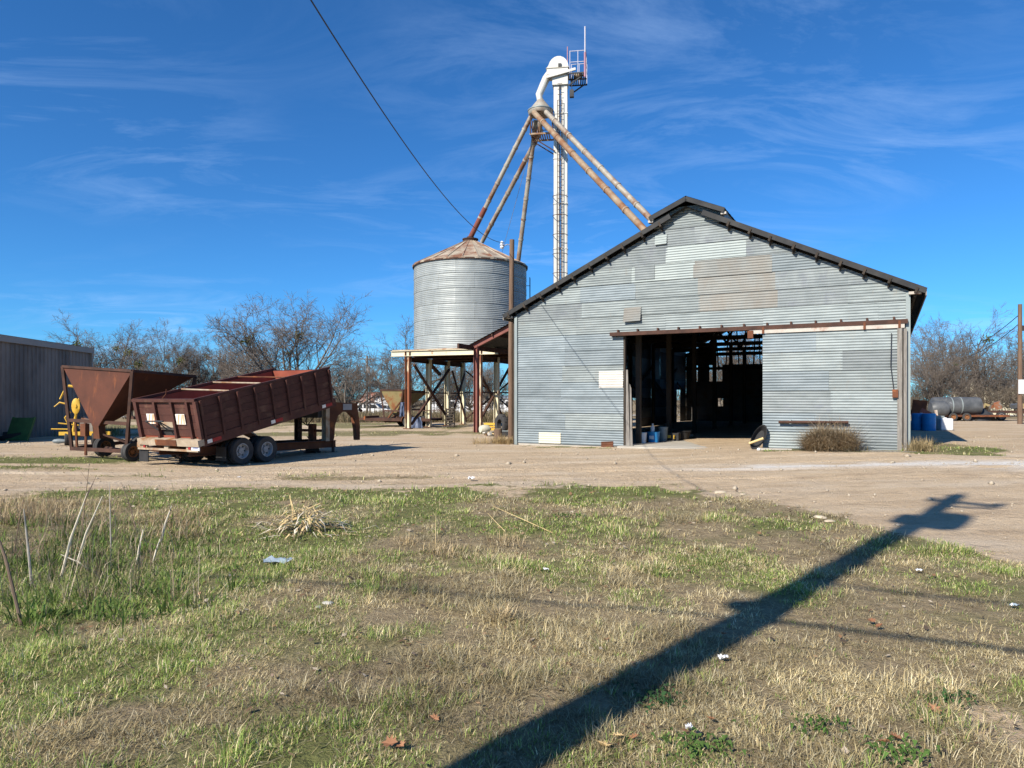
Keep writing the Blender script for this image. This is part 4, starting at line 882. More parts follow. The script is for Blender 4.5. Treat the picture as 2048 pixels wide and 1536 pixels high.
MB().box((-1.12, 4.9, .45), (.2, .16, .75)).build('jack_leg', 'rust', tr); MB().tube([(-1.12, 4.9, .1), (-1.12, 4.9, -.02 + TGZ + .1)], .06, 10).build('jack_foot', 'rust_dark', tr, True)
m = MB(); m.lathe([(.24, 0), (.27, .02), (.22, .05), (.2, .16), (.24, .2), (.26, .2), (.14, .22), (0, .22)], 18, (-1.12, 4.9, G(-6.1, 22.2) - .01)); m.build('jack_stand', 'black_rubber', tr, True)
m = MB(); m.tube([(-.62, 5.28, .1), (-.62, 5.28, TGZ + .08)], .03, 8); m.tube([(-.62, 5.28, .14), (-.62, 5.28, TGZ + .05)], .045, 8); m.build('drop_leg', 'dark_metal', tr)
# gooseneck
prof = [(5.2, .08), (5.55, .08), (5.72, .16), (5.80, .34), (5.84, .75), (5.98, 1.06), (6.25, 1.20), (6.55, 1.16), (6.78, .98), (6.88, .60), (6.92, .22), (7.06, .22), (7.06, .70), (6.98, 1.12), (6.93, 1.46), (5.62, 1.50), (5.52, 1.30), (5.52, .45), (5.45, .34), (5.2, .32)]
for x, w in ((-1.12, .16),):
    m = MB(); n = len(prof)
    for xx in (x - w / 2, x + w / 2): m.v += [(xx, y, z) for y, z in prof]
    q = lambda i: i
    left = list(range(0, n)); 
    import mathutils
    tri = mathutils.geometry.tessellate_polygon([[Vector((y, z, 0)) for y, z in prof]])
    m.f += [tuple(t) for t in tri] + [tuple(n + i for i in reversed(t)) for t in tri] + [(k, n + k, n + (k + 1) % n, (k + 1) % n) for k in range(n)]
    m.build('gooseneck', 'rust', tr)
MB().box((-1.03, 6.42, 1.34), (.012, .42, .2)).build('reflector_plate', 'rim_white', tr)
m = MB(); m.box((-1.1, 6.97, 1.52), (.3, .2, .03)); m.tube([(-1.1, 7.1, 1.25), (-1.1, 7.2, 1.2)], .05, 8); m.build('coupler', 'rust_dark', tr)
for y in (4.2, 5.1): m = MB(); m.tube([(-.62, y, .3), (-.62, y + .03, .42), (-.62, y - .03, .47)], .02, 6); m.build('chain_hook', 'rust', tr)
MB().box((-1.2, 5.26, .2), (1.3, .12, .2)).build('front_beam', 'rust', tr)

# ------------------------------------------------------------------ rusty hopper wagon
WY = math.radians(26.6); We = Vector((math.cos(WY), -math.sin(WY), 0)); Wd = Vector((math.sin(WY), math.cos(WY), 0))
def hopper(name, label, T, w, L, zc, apex_z, gnd, mats, apex_in=.12, group=None, plain=False, leg_in=.42, legs=True):
    """inverted-pyramid hopper: T near right top corner, w along the near edge, L deep"""
    T = Vector(T); root = thing(name, label, 'hopper wagon', (T.x, T.y, gnd), 0, group); o0 = Vector((T.x, T.y, gnd))
    NR_, NL, FR, FL = T, T - We * w + Vector((0, 0, zc[0])), T + Wd * L + Vector((0, 0, zc[1])), T - We * w + Wd * L + Vector((0, 0, zc[0] + zc[1]))
    A = T - We * (w * .5) + Wd * (apex_in * L); A.z = apex_z
    q = .13; c = [A - We * q + Wd * -q * .5, A + We * q + Wd * -q * .5, A + We * q + Wd * q, A - We * q + Wd * q]
    def panel(nm, a, b, c1, c2, mat):
        m = off(root); nrm = ((Vector(b) - a).cross(Vector(c1) - a)).normalized() * .012
        m.add([a, b, c1, c2, a + nrm, b + nrm, c1 + nrm, c2 + nrm], [(0, 1, 2, 3), (7, 6, 5, 4), (0, 4, 5, 1), (1, 5, 6, 2), (2, 6, 7, 3), (3, 7, 4, 0)]); return m.build(nm, mat, root)
    # root.location is the offset
    panel('near_panel', NL, NR_, c[1], c[0], mats[0]); panel('right_panel', NR_, FR, c[2], c[1], mats[0]); panel('far_panel', FR, FL, c[3], c[2], mats[0]); panel('left_panel', FL, NL, c[0], c[3], mats[0])
    m = off(root)
    for a, b in ((NL, NR_), (NR_, FR), (FR, FL), (FL, NL)): m.bar(a, b, .07, .07)
    m.build('rim', mats[1], root)
    m = off(root); m.add([p for p in c] + [p - Vector((0, 0, .34)) + We * .05 for p in c], [(0, 4, 5, 1), (1, 5, 6, 2), (2, 6, 7, 3), (3, 7, 4, 0), (4, 7, 6, 5)]); m.build('chute', mats[2], root)
    base = gnd + .33
    if legs:
        fp = []
        for p, sx_, sy_ in ((NL, 1, 1), (NR_, -1, 1), (FR, -1, -1), (FL, 1, -1)):
            f = p + We * sx_ * leg_in * (1.0 if sx_ < 0 else .55) + Wd * sy_ * .12; f.z = base - (.1 if sy_ > 0 else 0); fp.append(f)
            m = off(root); m.bar(p - (p - f).normalized() * .0, f, .075, .075); m.build('leg', mats[1], root)
        for a, b in ((0, 1), (1, 2), (2, 3), (3, 0)):
            m = off(root); m.bar(fp[a] + Vector((0, 0, .05)), fp[b] + Vector((0, 0, .05)), .08, .10); m.build('base_rail', mats[1], root)
        P = [Vector(f).lerp(t, .36) for f, t in zip(fp, (NL, NR_, FR, FL))]
        m = off(root); m.bar(P[0], P[1], .07, .09); m.build('mid_rail', mats[1], root); m = off(root); m.bar(P[3], P[2], .07, .09); m.build('mid_rail', mats[1], root)
        return root, fp, (NL, NR_, FR, FL), A, P
    return root, None, (NL, NR_, FR, FL), A, None
T = Vector((-10.0, 18.7, 2.34)); hg = G(-10.2, 19)
hop, fp, cor, A, P = hopper('hopper_wagon', 'rust-brown pyramid grain hopper on wheels beside the dump trailer', T, 3.0, 1.96, (.18, -.085), .86, hg, ('rust_hopper', 'rust_dark', 'rust'), .02)
ang = -WY
for c_, r_ in ((T - We * .38 + Wd * .25, .265), (T - We * 2.3 + Wd * .75, .29), (T - We * .4 + Wd * 1.7, .26), (T - We * 2.4 + Wd * 1.9, .26)):
    q = Vector((c_.x, c_.y, G(c_.x, c_.y) + r_)) - Vector(hop.location)
    wheel(hop, q, r_, .2, 'tyre_dusty', 'rim_rust', ang, False)
m = off(hop); a = T - We * .38 + Wd * .3; b = T - We * 2.3 + Wd * .75; a.z = hg + .26; b.z = hg + .28; m.tube([a, b], .05, 8); m.build('axle', 'rust_dark', hop)
m = off(hop); a = T - We * 1.0 + Wd * .6; a.z = hg + .42; b = T + We * .9 + Wd * .75; b.z = hg + .20; m.bar(a, b, .1, .1); m.bar(b, b - Vector((0, 0, .3)), .05, .05); m.build('tongue', 'rust_dark', hop)
m = off(hop); m.bar(P[0].lerp(P[1], .3), P[0].lerp(P[1], .3) - Vector((0, 0, .95)), .06, .05); m.bar(P[0].lerp(P[1], .12), fp[0].lerp(fp[1], .1), .05, .05); m.build('prop_bar', 'rust', hop)
m = off(hop); m.bar(A - Vector((0, 0, .2)) + We * .1, fp[1].lerp(fp[2], .4), .05, .05); m.bar(A - Vector((0, 0, .25)) - We * .15, fp[3].lerp(fp[2], .3), .05, .05); m.build('cross_brace', 'rust_dark', hop)
m = off(hop); m.box(A - Vector((0, 0, .1)) - Wd * .2 - We * .25, (.22, .12, .34), Matrix.Rotation(-WY, 3, 'Z')); m.build('gate_housing', 'rust', hop)
for k in range(4):
    p = P[0].lerp(P[1], .50 + k * .028) - Wd * .05; m = off(hop); m.bar(p + Vector((-.02, 0, -.035)), p + Vector((.02, 0, .035)), .012, .022, Wd); m.build('painted_mark', 'white_plastic', hop)

# olive hopper on a low trailer below the bin stand
T2 = at(806, 780.5, 41.0); g2 = G(-6.5, 41)
h2, f2, c2, A2, P2 = hopper('hopper_wagon', 'olive and rust grain hopper standing left of the bin stand legs', T2, 1.6, 2.7, (.02, -.06), .66, g2, ('olive_steel', 'rust_dark', 'rust_dark'), .16)
m = off(h2); m.bar(P2[1] + Vector((0, 0, .5)), f2[0], .07, .07); m.bar(f2[0], A2, .07, .07); m.build('front_brace', 'rust', h2)
tp = at(765, 845, 40.6)
low = thing('utility_trailer', 'low rusty flat trailer parked beneath the olive hopper', 'trailer', (tp.x, tp.y, G(tp.x, tp.y)), math.radians(-14))
MB().box((.95, 1.0, .46), (3.9, 1.9, .07)).build('deck', 'rust_dark', low)
for y in (.06, 1.94): MB().bar((-1.1, y, .42), (2.9, y, .42), .08, .16).build('side_rail', 'rust_dark', low)
MB().box((-1.15, 1.0, .50), (.1, 1.9, .22)).build('end_rail', 'rust', low); m = MB(); m.bar((-1.1, .1, .46), (-2.2, .7, .42), .1, .1); m.bar((-1.1, 1.9, .46), (-2.2, .7, .42), .1, .1); m.build('tongue', 'rust_dark', low)
for x, y in ((1.6, -.08), (1.6, 2.08), (.3, 2.08)): wheel(low, (x, y, .30), .30, .18, 'tyre_dusty', 'rim_rust', math.pi / 2, False, 'wheel', -1 if y < 1 else 1)
m = MB(); m.lathe([(.36, -.12), (.40, -.12), (.40, .12), (.36, .12)], 12, (1.6, -.08, .33), 'y', 0, math.pi); m.build('fender', 'rust', low, True)
for y in (.1, 1.9): m = MB(); m.bar((2.85, y, .45), (2.85, y, .95), .05, .05); m.bar((1.9, y, .95), (2.85, y, .95), .05, .05); m.build('end_rack', 'rust_dark', low)
def cloth(name, label, loc_, w, h, mat, seed, lean):
    m = MB(); n = 10
    for i in range(n + 1):
        for k in range(n + 1):
            u, v = k / n, i / n
            m.v.append((w * (u - .5) * (1 - .35 * v) + .06 * mnoise.noise(Vector((u * 3, v * 3, seed))), lean * (1 - v) + .10 * mnoise.noise(Vector((u * 5, v * 2, seed + 4))) + .05 * math.sin(u * 16), h * v))
    for i in range(n):
        for k in range(n): q = i * (n + 1) + k; m.f.append((q, q + 1, q + n + 2, q + n + 1))
    o = m.build(name, mat, None, True); o.location = loc_
    s = o.modifiers.new('thick', 'SOLIDIFY'); s.thickness = .012; return tag(o, label, 'tarp')
cp = at(806, 838, 39.6); cloth('tarp', 'small faded blue tarp hanging beside the olive hopper', (cp.x, cp.y, .62), .4, .8, 'blue_tarp', 3, -.12)
cp = at(832, 856, 39.4); cloth('tarp', 'slumped blue tarp on the ground behind the bin stand leg', (cp.x, cp.y, G(cp.x, cp.y)), .8, .6, 'blue_tarp', 8, -.35)

# ------------------------------------------------------------------ yellow implement, green panel, shed on the left
yp = at(151, 872, 24.5); yg = G(yp.x, yp.y)
o = thing('hay_tedder', 'yellow folded farm implement with tine wheel standing behind the hopper', 'implement', (yp.x, yp.y, yg), .2)
m = MB(); m.bar((-.5, 0, .42), (1.1, 0, .42), .12, .12); m.bar((-.35, .3, .36), (.5, .3, .36), .08, .08); m.build('frame_beam', 'yellow', o)
m = MB(); m.tube([(-.08, 0, .42), (.02, 0, 1.15), (.16, 0, 1.75), (.14, 0, 2.02), (-.22, 0, 2.06)], .045, 8); m.build('mast', 'yellow', o, True)
m = MB(); m.tube([(-.28, 0, 2.06), (-.48, 0, 1.6)], .03, 6); m.tube([(.92, -.1, .45), (1.02, -.1, 1.45)], .035, 6); m.build('lever', 'yellow', o)
m = MB(); m.lathe([(0, -.04), (.05, -.04), (.06, -.015), (.21, -.012), (.23, 0), (.21, .012), (0, .04)], 18, (.04, -.08, 1.36), 'y', mat=Matrix.Diagonal((.6, 1, 1.2))); m.build('tine_wheel', 'yellow', o, True)
for a in (165, 232): 
    a = math.radians(a); m = MB(); c0 = Vector((.0, -.1, 1.36)); m.tube([c0 + Vector((.2 * math.cos(a), 0, .24 * math.sin(a))), c0 + Vector((.46 * math.cos(a), -.02, .5 * math.sin(a))), c0 + Vector((.62 * math.cos(a + .3), -.02, .6 * math.sin(a + .3)))], [.035, .028, .015], 6); m.build('tine_arm', 'yellow', o, True)
m = MB(); m.tube([(-.72, -.1, .58), (-.1, 0, .56)], .026, 6); m.tube([(-.5, -.1, .78), (.1, 0, .70)], .026, 6); m.build('tine_bar', 'yellow', o)
MB().box((.35, .2, .72), (.5, .3, .4), Matrix.Rotation(.3, 3, 'Y')).build('gearbox', 'junk', o)
for x in (-.3, .55): wheel(o, (x, .1, .24), .24, .16, 'tyre_dusty', 'rim_rust', .4)
m = MB(); m.lathe([(.02, -.2), (.07, -.14), (.09, 0), (.06, .2), (.02, .22)], 10, (-.5, -.05, .16), 'x'); m.build('spring_coil', 'galv_dull', o, True)
gp = at(40, 884, 27.0); o = thing('green_panel', 'dark green metal panel leaning low before the grey shed', 'panel', (gp.x, gp.y, G(gp.x, gp.y)), -.25)
R = Matrix.Rotation(math.radians(-20), 3, 'X'); MB().box((0, 0, .46), (1.0, .04, .9), R).build('sheet_panel', 'green_paint', o); MB().box((-.5, .02, .46), (.05, .08, .95), R).build('frame_edge', 'green_paint', o); MB().box((.5, .02, .46), (.05, .08, .95), R).build('frame_edge', 'green_paint', o)
gp = at(12, 880, 27.2); o = thing('scrap_pile', 'dark low pile of scrap at the foot of the grey shed', 'scrap', (gp.x, gp.y, G(gp.x, gp.y)), .1)
for k in range(7): MB().box((random.uniform(-.9, .7), random.uniform(-.2, .3), .12 + .1 * random.random()), (random.uniform(.3, .9), random.uniform(.2, .4), random.uniform(.1, .3)), Matrix.Rotation(random.uniform(-.5, .5), 3, 'Y') @ Matrix.Rotation(random.uniform(-1, 1), 3, 'Z')).build('scrap_piece', random.choice(('dark_metal', 'junk', 'black_rubber')), o)
S0 = Vector((-19.3, 24.6)); S1 = Vector((-20.35, 34.3)); sd = (S1 - S0).normalized(); sn = Vector((sd.y, -sd.x)); SL = (S1 - S0).length
shed = thing('metal_shed', 'long dark grey ribbed metal shed at the left edge', 'shed', (S0.x, S0.y, 0), math.atan2(sd.y, sd.x))
m = MB(); n = int(SL / .3); prof = []
for k in range(n): x = k * .3; prof += [(x, 0), (x + .20, 0), (x + .225, -.028), (x + .275, -.028), (x + .30, 0)]
for x, y in prof: m.v += [(x, y, -.1), (x, y, 3.86)]
for k in range(len(prof) - 1): m.f.append((2 * k, 2 * k + 2, 2 * k + 3, 2 * k + 1))
m.build('side_wall', 'shed_dark', shed)
m = MB(); m.box((SL - .02, 4.0, 1.93), (.06, 8.0, 3.96)); m.build('end_wall', 'shed_dark', shed); MB().box((0.0, 4.0, 1.93), (.06, 8.0, 3.96)).build('end_wall', 'shed_dark', shed)
MB().bar((-.2, -.07, 3.93), (SL + .05, -.07, 3.93), .12, .26).build('gutter', 'shed_trim', shed); MB().box((SL, -.04, 1.9), (.12, .1, 4.0)).build('corner_trim', 'shed_trim', shed)
m = MB(); m.add([(-.3, -.15, 4.05), (SL + .15, -.15, 4.05), (SL + .15, 4.1, 4.6), (-.3, 4.1, 4.6), (SL + .15, 8.2, 4.05), (-.3, 8.2, 4.05)], [(0, 1, 2, 3), (3, 2, 4, 5)]); m.build('roof', 'shed_trim', shed)

# ------------------------------------------------------------------ things around the canopy foot
p = at(1007, 884, 28.2); o = thing('worn_tyre', 'worn black tyre standing against the barn side', 'tyre', (.55, 30.6, G(.55, 30.6)), math.radians(28))
m = MB(); m.lathe([(.40, -.16), (.62, -.21), (.72, -.19), (.76, -.12), (.76, .12), (.72, .19), (.62, .21), (.40, .16), (.42, 0), (.40, -.16)], 32, (0, 0, .74), 'x'); m.build('carcass', 'tyre_dusty', o, True)
m = MB()
for k in range(20): a = 2 * math.pi * k / 20; m.box((.07 * (-1) ** k, .765 * math.cos(a), .74 + .765 * math.sin(a)), (.16, .06, .06), Matrix.Rotation(a, 3, 'X'))
m.build('tread_lugs', 'tyre_dusty', o)
o.location = (at(1003, 870, 31.5).x, 31.5, G(-.4, 31.5)); o.scale = (.62, .62, .62)
sp2 = at(996, 884, 28.0); o = thing('tree_stump', 'short dark sawn log standing upright by the service pole', 'stump', (sp2.x, sp2.y, G(sp2.x, sp2.y)), 0)
m = MB(); m.lathe([(.19, 0), (.165, .12), (.16, .40), (.15, .42), (0, .42)], 14); m.build('log', 'wood_stump', o, True); m = MB(); m.lathe([(0, .424), (.13, .424)], 14); m.build('cut_face', 'straw', o)
p = at(969, 866, 33.0); o = thing('propane_jug', 'pale rusty-white jug lying by the canopy post', 'jug', (p.x, p.y, G(p.x, p.y)), .5)
m = MB(); m.lathe([(0, -.24), (.16, -.22), (.2, -.1), (.2, .1), (.16, .22), (.05, .25), (.05, .32), (0, .32)], 16, (0, 0, .2), 'x'); m.build('body', 'cream_sheet', o, True); MB().box((.3, 0, .2), (.05, .07, .07)).build('cap', 'rust', o)
p = at(982, 862, 33.6); o = thing('toolbox', 'yellow slatted box beside the canopy post', 'box', (p.x, p.y, G(p.x, p.y)), -.3)
m = MB(); m.box((0, 0, .30), (.62, .3, .06)); m.box((0, -.14, .42), (.62, .03, .1)); m.box((0, .14, .42), (.62, .03, .1)); m.box((0, -.14, .18), (.62, .03, .1)); m.build('shell', 'yellow', o)
for x in (-.27, .27): MB().box((x, 0, .15), (.05, .26, .3)).build('leg', 'yellow', o)
p = at(1004, 873, 30.0); o = thing('battery_box', 'dark grey box on the ground below the worn tyre', 'box', (p.x, p.y, G(p.x, p.y)), .1)
MB().box((0, 0, .12), (.55, .3, .24)).build('case', 'dark_metal', o); MB().box((0, 0, .25), (.57, .32, .03)).build('lid', 'grey_plastic', o)
p = at(988, 872, 30.6); o = thing('scrap_pile', 'small pile of pale scrap pieces beside the sawn log', 'scrap', (p.x, p.y, G(p.x, p.y)), 0)
for k in range(7): MB().box((random.uniform(-.4, .5), random.uniform(-.2, .2), .05 + .12 * random.random()), (random.uniform(.1, .35), random.uniform(.08, .2), random.uniform(.05, .14)), Matrix.Rotation(random.uniform(-.6, .6), 3, 'Y') @ Matrix.Rotation(random.uniform(-1, 1), 3, 'Z')).build('scrap_piece', random.choice(('cream_sheet', 'straw', 'rust', 'white_sheet')), o)
p = at(901, 856, 39.5); o = thing('pallet', 'dark wooden pallet leaning upright under the bin stand', 'pallet', (p.x, p.y, G(p.x, p.y)), -.35)
R = Matrix.Rotation(math.radians(-12), 3, 'X') @ Matrix.Rotation(math.radians(-6), 3, 'Y')
for k in range(7): MB().box(R @ Vector((0, -.03, .09 + k * .16)), (.52, .02, .085), R).build('slat', 'wood_dark', o)
for x in (-.23, 0, .23): MB().box(R @ Vector((x, .03, .58)), (.04, .09, 1.1), R).build('runner', 'wood_dark', o)

# ------------------------------------------------------------------ right of the barn
def barrel(px, py, Y, label, r=.27, h=.76):
    p = at(px, py, Y); o = thing('drum', label, 'drum', (p.x, p.y, G(p.x, p.y)), 0, 'blue drums by the barn'); m = MB()
    m.lathe([(0, 0), (r * .95, 0), (r, .04), (r, .27), (r * 1.03, .30), (r, .33), (r, .57), (r * 1.03, .60), (r, .63), (r, h - .04), (r * .95, h), (0, h - .02)], 20); m.build('body', 'blue_plastic', o, True)
    MB().lathe([(0, h - .02), (.05, h - .02), (.05, h + .02), (0, h + .02)], 10, (.15, 0, 0)).build('bung', 'white_plastic', o); return o
barrel(1836, 858, 32.2, 'blue plastic drum nearest the barn wall in its shade'); barrel(1858, 861, 31.6, 'blue plastic drum half in sun beside the grey bin')
p = at(1873, 859, 32.4); o = thing('grey_bin', 'grey-green square bin between blue drum and white container', 'bin', (p.x, p.y, G(p.x, p.y)), -.2); m = MB(); m.box((0, 0, .30), (.46, .42, .6)); m.build('body', 'grey_plastic', o); MB().box((0, 0, .62), (.50, .46, .05)).build('lid', 'grey_plastic', o)
p = at(1890, 859, 32.0); o = thing('white_container', 'white rectangular container beside the grey-green bin', 'container', (p.x, p.y, G(p.x, p.y)), -.15); m = MB(); m.box((0, 0, .27), (.52, .46, .54)); ob = m.build('body', 'white_plastic', o); bv = ob.modifiers.new('bevel', 'BEVEL'); bv.width = .05; bv.segments = 3; MB().lathe([(0, .54), (.07, .54), (.07, .58), (0, .58)], 12).build('cap', 'white_plastic', o)
p = at(1843, 846, 36.0); o = thing('rusty_implement', 'rust-red upright sheet implement behind the blue drums', 'implement', (p.x, p.y, G(p.x, p.y)), -.3)
MB().box((-.1, 0, 1.0), (.65, .08, .7), Matrix.Rotation(.12, 3, 'Y')).build('upper_plate', 'rust', o); MB().box((.25, 0, .55), (.8, .10, .5), Matrix.Rotation(.5, 3, 'Y')).build('lower_plate', 'red_steel', o)
for x in (-.35, .2, .6): MB().bar((x, .1, 0), (x - .1, .1, 1.2 - abs(x)), .06, .06).build('upright', 'rust_dark', o)
MB().bar((.72, 0, .1), (.62, 0, .85), .16, .05).build('pale_board', 'wood_pale', o)
p = at(1918, 846, 46.0); tk = thing('tank_trailer', 'grey cylindrical tank strapped on a low rusty trailer', 'tank', (p.x, p.y, G(p.x, p.y)), math.radians(-10))
m = MB(); m.lathe([(0, -1.5), (.3, -1.48), (.55, -1.38), (.58, -1.2), (.58, 1.2), (.55, 1.38), (.3, 1.48), (0, 1.5)], 24, (-.2, 0, .95), 'x'); m.build('tank', 'tank_grey', tk, True)
m = MB(); m.lathe([(0, -.55), (.4, -.5), (.5, -.3), (.5, .3), (.4, .5), (0, .55)], 20, (-1.4, -.5, .78), 'x'); m.build('second_tank', 'tank_grey', tk, True)
for x in (-.55, .0): m = MB(); m.lathe([(.585, -.03), (.60, -.03), (.60, .03), (.585, .03)], 24, (x, 0, .95), 'x'); m.build('strap', 'galv_pale', tk, True)
m = MB(); m.box((.5, 0, .33), (4.4, 1.2, .12)); m.build('deck', 'rust', tk)
for x in (-.6, .2): wheel(tk, (x, -.62, .26), .26, .16, 'tyre_dusty', 'rim_rust', math.pi / 2, False, 'wheel', -1); wheel(tk, (x, .62, .26), .26, .16, 'tyre_dusty', 'rim_rust', math.pi / 2)
p = at(1990, 846, 46.5); jt = thing('flatbed_trailer', 'long flatbed trailer loaded with mixed scrap by the right pole', 'trailer', (p.x, p.y, G(p.x, p.y)), math.radians(-8))
MB().box((0, 0, .58), (4.6, 1.6, .14)).build('deck', 'rust_dark', jt)
for k in range(16): MB().box((random.uniform(-2.1, 2.1), random.uniform(-.5, .4), .8 + .25 * random.random()), (random.uniform(.3, 1.0), random.uniform(.2, .6), random.uniform(.15, .5)), Matrix.Rotation(random.uniform(-.5, .5), 3, 'Y') @ Matrix.Rotation(random.uniform(-1, 1), 3, 'Z')).build('load_piece', random.choice(('junk', 'dark_metal', 'tank_grey', 'wood_pale', 'junk', 'olive_steel')), jt)
for x in (-.75, .0): wheel(jt, (x, -.72, .3), .3, .2, 'tyre_dusty', 'rim_white', math.pi / 2, False, 'wheel', -1)
m = MB(); m.bar((-2.3, -.5, .55), (-3.3, 0, .5), .1, .1); m.bar((-2.3, .5, .55), (-3.3, 0, .5), .1, .1); m.build('tongue', 'rust', jt)
p = at(1958, 843, 46.0); o = thing('tarp_heap', 'dark low heap under tarp between the tank and flatbed', 'heap', (p.x, p.y, G(p.x, p.y)), 0)
m = MB(); m.lathe([(.9, 0), (.85, .25), (.6, .55), (.25, .72), (0, .75)], 18, mat=Matrix.Diagonal((1.1, .7, 1)))
m.v = [(x + .12 * mnoise.noise(Vector((x * 3, y * 3, z * 3))), y, z * (1 + .4 * mnoise.noise(Vector((x * 2, y * 2, 3))))) for x, y, z in m.v]; m.build('cover', 'dark_metal', o, True); MB().box((.1, -.5, .1), (1.4, .1, .12)).build('weight_beam', 'wood_dark', o)

# ------------------------------------------------------------------ far side of the road
p = at(748, 834, 92.0); cg_ = G(p.x, p.y) ; cg_ = min(cg_, p.z)
car = thing('parked_car', 'white sport utility vehicle parked across the road beyond the weeds', 'car', (p.x, p.y, G(p.x, p.y)), math.radians(-6))
def prism(pr, y0, y1, inset=0):
    m = MB(); n = len(pr); m.v = [(x, y0, z) for x, z in pr] + [(x, y1, z) for x, z in pr]
    m.f = [tuple(range(n)), tuple(range(2 * n - 1, n - 1, -1))] + [(k, n + k, n + (k + 1) % n, (k + 1) % n) for k in range(n)]; return m
prism([(-2.4, .45), (2.45, .45), (2.48, .95), (1.1, 1.12), (.45, 1.72), (-1.85, 1.78), (-2.3, 1.15), (-2.42, .9)], -.92, .92).build('body', 'car_white', car)
for x0, x1 in ((-1.95, -1.25), (-1.15, -.35), (-.25, .5)): prism([(x0 + .05, 1.12), (x1 + (.25 if x1 > .4 else 0), 1.12), (x1 - .05, 1.6), (x0 + (.2 if x0 < -1.9 else .05), 1.62)], -.93, .93).build('side_window', 'glass', car)
MB().add([(1.13, -.8, 1.14), (1.13, .8, 1.14), (.50, .75, 1.68), (.50, -.75, 1.68)], [(0, 1, 2, 3)]).build('windscreen', 'glass', car)
for x in (-1.5, 1.5):
    for y, q in ((-.85, -1), (.85, 1)): wheel(car, (x, y, .38), .38, .22, 'tyre_dusty', 'rim_white', math.pi / 2, False, 'wheel', q)
for y in (-.7, .7): MB().box((2.47, y, .85), (.04, .3, .14)).build('headlight', 'glass', car); MB().box((-2.41, y, .98), (.05, .2, .3)).build('tail_lamp', 'reflect_red', car)
MB().tube([(-1.6, -.75, 1.82), (.2, -.75, 1.80)], .025, 6).build('roof_rail', 'dark_metal', car)
def house(name, label, px0, px1, py_eave, py_ridge, Y, dep, wall, roof, cat='house', gable_front=False, windows=(), rz=0, base=None):
    a = at(px0, py_eave, Y); b = at(px1, py_eave, Y); w = b.x - a.x; g = G((a.x + b.x) / 2, Y) if base is None else base
    o = thing(name, label, cat, (a.x, Y, g), rz); he = a.z - g; hr = at(px0, py_ridge, Y).z - g
    if gable_front:
        prism([(0, 0), (w, 0), (w, he), (w / 2, hr), (0, he)], 0, dep).build('wall', wall, o)
        for s_ in (-1, 1): MB().add([(w / 2, -.3, hr + .06), (w / 2 + s_ * (w / 2 + .3), -.3, he - .06), (w / 2 + s_ * (w / 2 + .3), dep + .3, he - .06), (w / 2, dep + .3, hr + .06)], [(0, 1, 2, 3)]).build('roof', roof, o)
    else:
        m = MB(); m.v = [(0, 0, 0), (0, dep, 0), (0, dep, he), (0, dep / 2, hr), (0, 0, he)]; m.v += [(w, y, z) for _, y, z in m.v]
        m.f = [(0, 1, 2, 3, 4), (9, 8, 7, 6, 5), (0, 4, 9, 5), (1, 6, 7, 2), (0, 5, 6, 1)]; m.build('wall', wall, o)
        for y0 in (-.3, dep + .3):
            m = MB(); m.add([(-.3, y0, he - .05), (w + .3, y0, he - .05), (w + .3, dep / 2, hr + .05), (-.3, dep / 2, hr + .05)], [(0, 1, 2, 3)]); rf = m.build('roof', roof, o)
    for x, z, ww, hh in windows:
        f = MB().box((x, -.02, z), (ww + .16, .06, hh + .16)).build('window', 'house_white', o); MB().box((x, -.06, z), (ww, .03, hh)).build('pane', 'glass', f)
    return o
house('cottage', 'cream cottage with rusty striped metal roof across the road', 722, 764, 804, 784, 112, 9, 'house_cream', 'roof_rust', windows=((1.2, 1.5, .7, 1.0),))
house('white_shed', 'small white gabled shed beside the rusty roofed cottage', 749, 776, 797, 789, 104, 6, 'house_white', 'galv_pale', 'shed', True, windows=((1.5, 1.1, .5, .6),))
house('white_warehouse', 'long low white warehouse seen behind the bin stand legs', 858, 1060, 796, 791, 118, 14, 'house_white', 'galv_pale', 'warehouse', windows=tuple((1.6 + k * 2.3, 1.55, .7, .8) for k in range(7)))
house('pale_house', 'pale house half hidden behind trees at the right', 1996, 2130, 775, 757, 96, 10, 'house_cream', 'galv_pale', windows=((2.0, 2.0, .8, 1.0), (4.6, 2.0, .8, 1.0)))
p = at(715, 824, 105); o = thing('red_truck', 'small red truck parked far behind the white car', 'truck', (p.x, p.y, G(p.x, p.y)), 0)
prism([(-1.9, .5), (1.9, .5), (1.9, 1.0), (.9, 1.1), (.5, 1.75), (-.5, 1.75), (-.6, 1.1), (-1.9, 1.1)], -.9, .9).build('body', 'red_paint', o); prism([(-.45, 1.15), (.75, 1.15), (.45, 1.65), (-.42, 1.65)], -.91, .91).build('side_window', 'glass', o)
for x in (-1.2, 1.2): wheel(o, (x, -.8, .36), .36, .2, 'tyre_dusty', 'rim_white', math.pi / 2, False, 'wheel', -1); wheel(o, (x, .8, .36), .36, .2, 'tyre_dusty', 'rim_white', math.pi / 2)
def farpole(px, top, Y, label, r=.15, arm=True, mat='wood_grey', trf=False):
    p = at(px, 820, Y); g = G(p.x, Y); h = at(px, top, Y).z - g; o = thing('utility_pole', label, 'pole', (p.x, Y, g), 0)
    MB().tube([(0, 0, 0), (0, 0, h)], [r, r * .75], 10).build('shaft', mat, o, True)
    if arm: MB().box((0, 0, h - .35), (1.7, .1, .12)).build('cross_arm', mat, o)
    if trf: m = MB(); m.lathe([(0, 0), (.22, 0), (.22, .75), (0, .78)], 12, (.2, -.2, h - 2.0)); m.build('transformer', 'rim_white', o, True)
    else: MB().lathe([(0, 0), (.05, 0), (.04, .15), (0, .16)], 8, (0, 0, h)).build('insulator', 'porcelain', o)
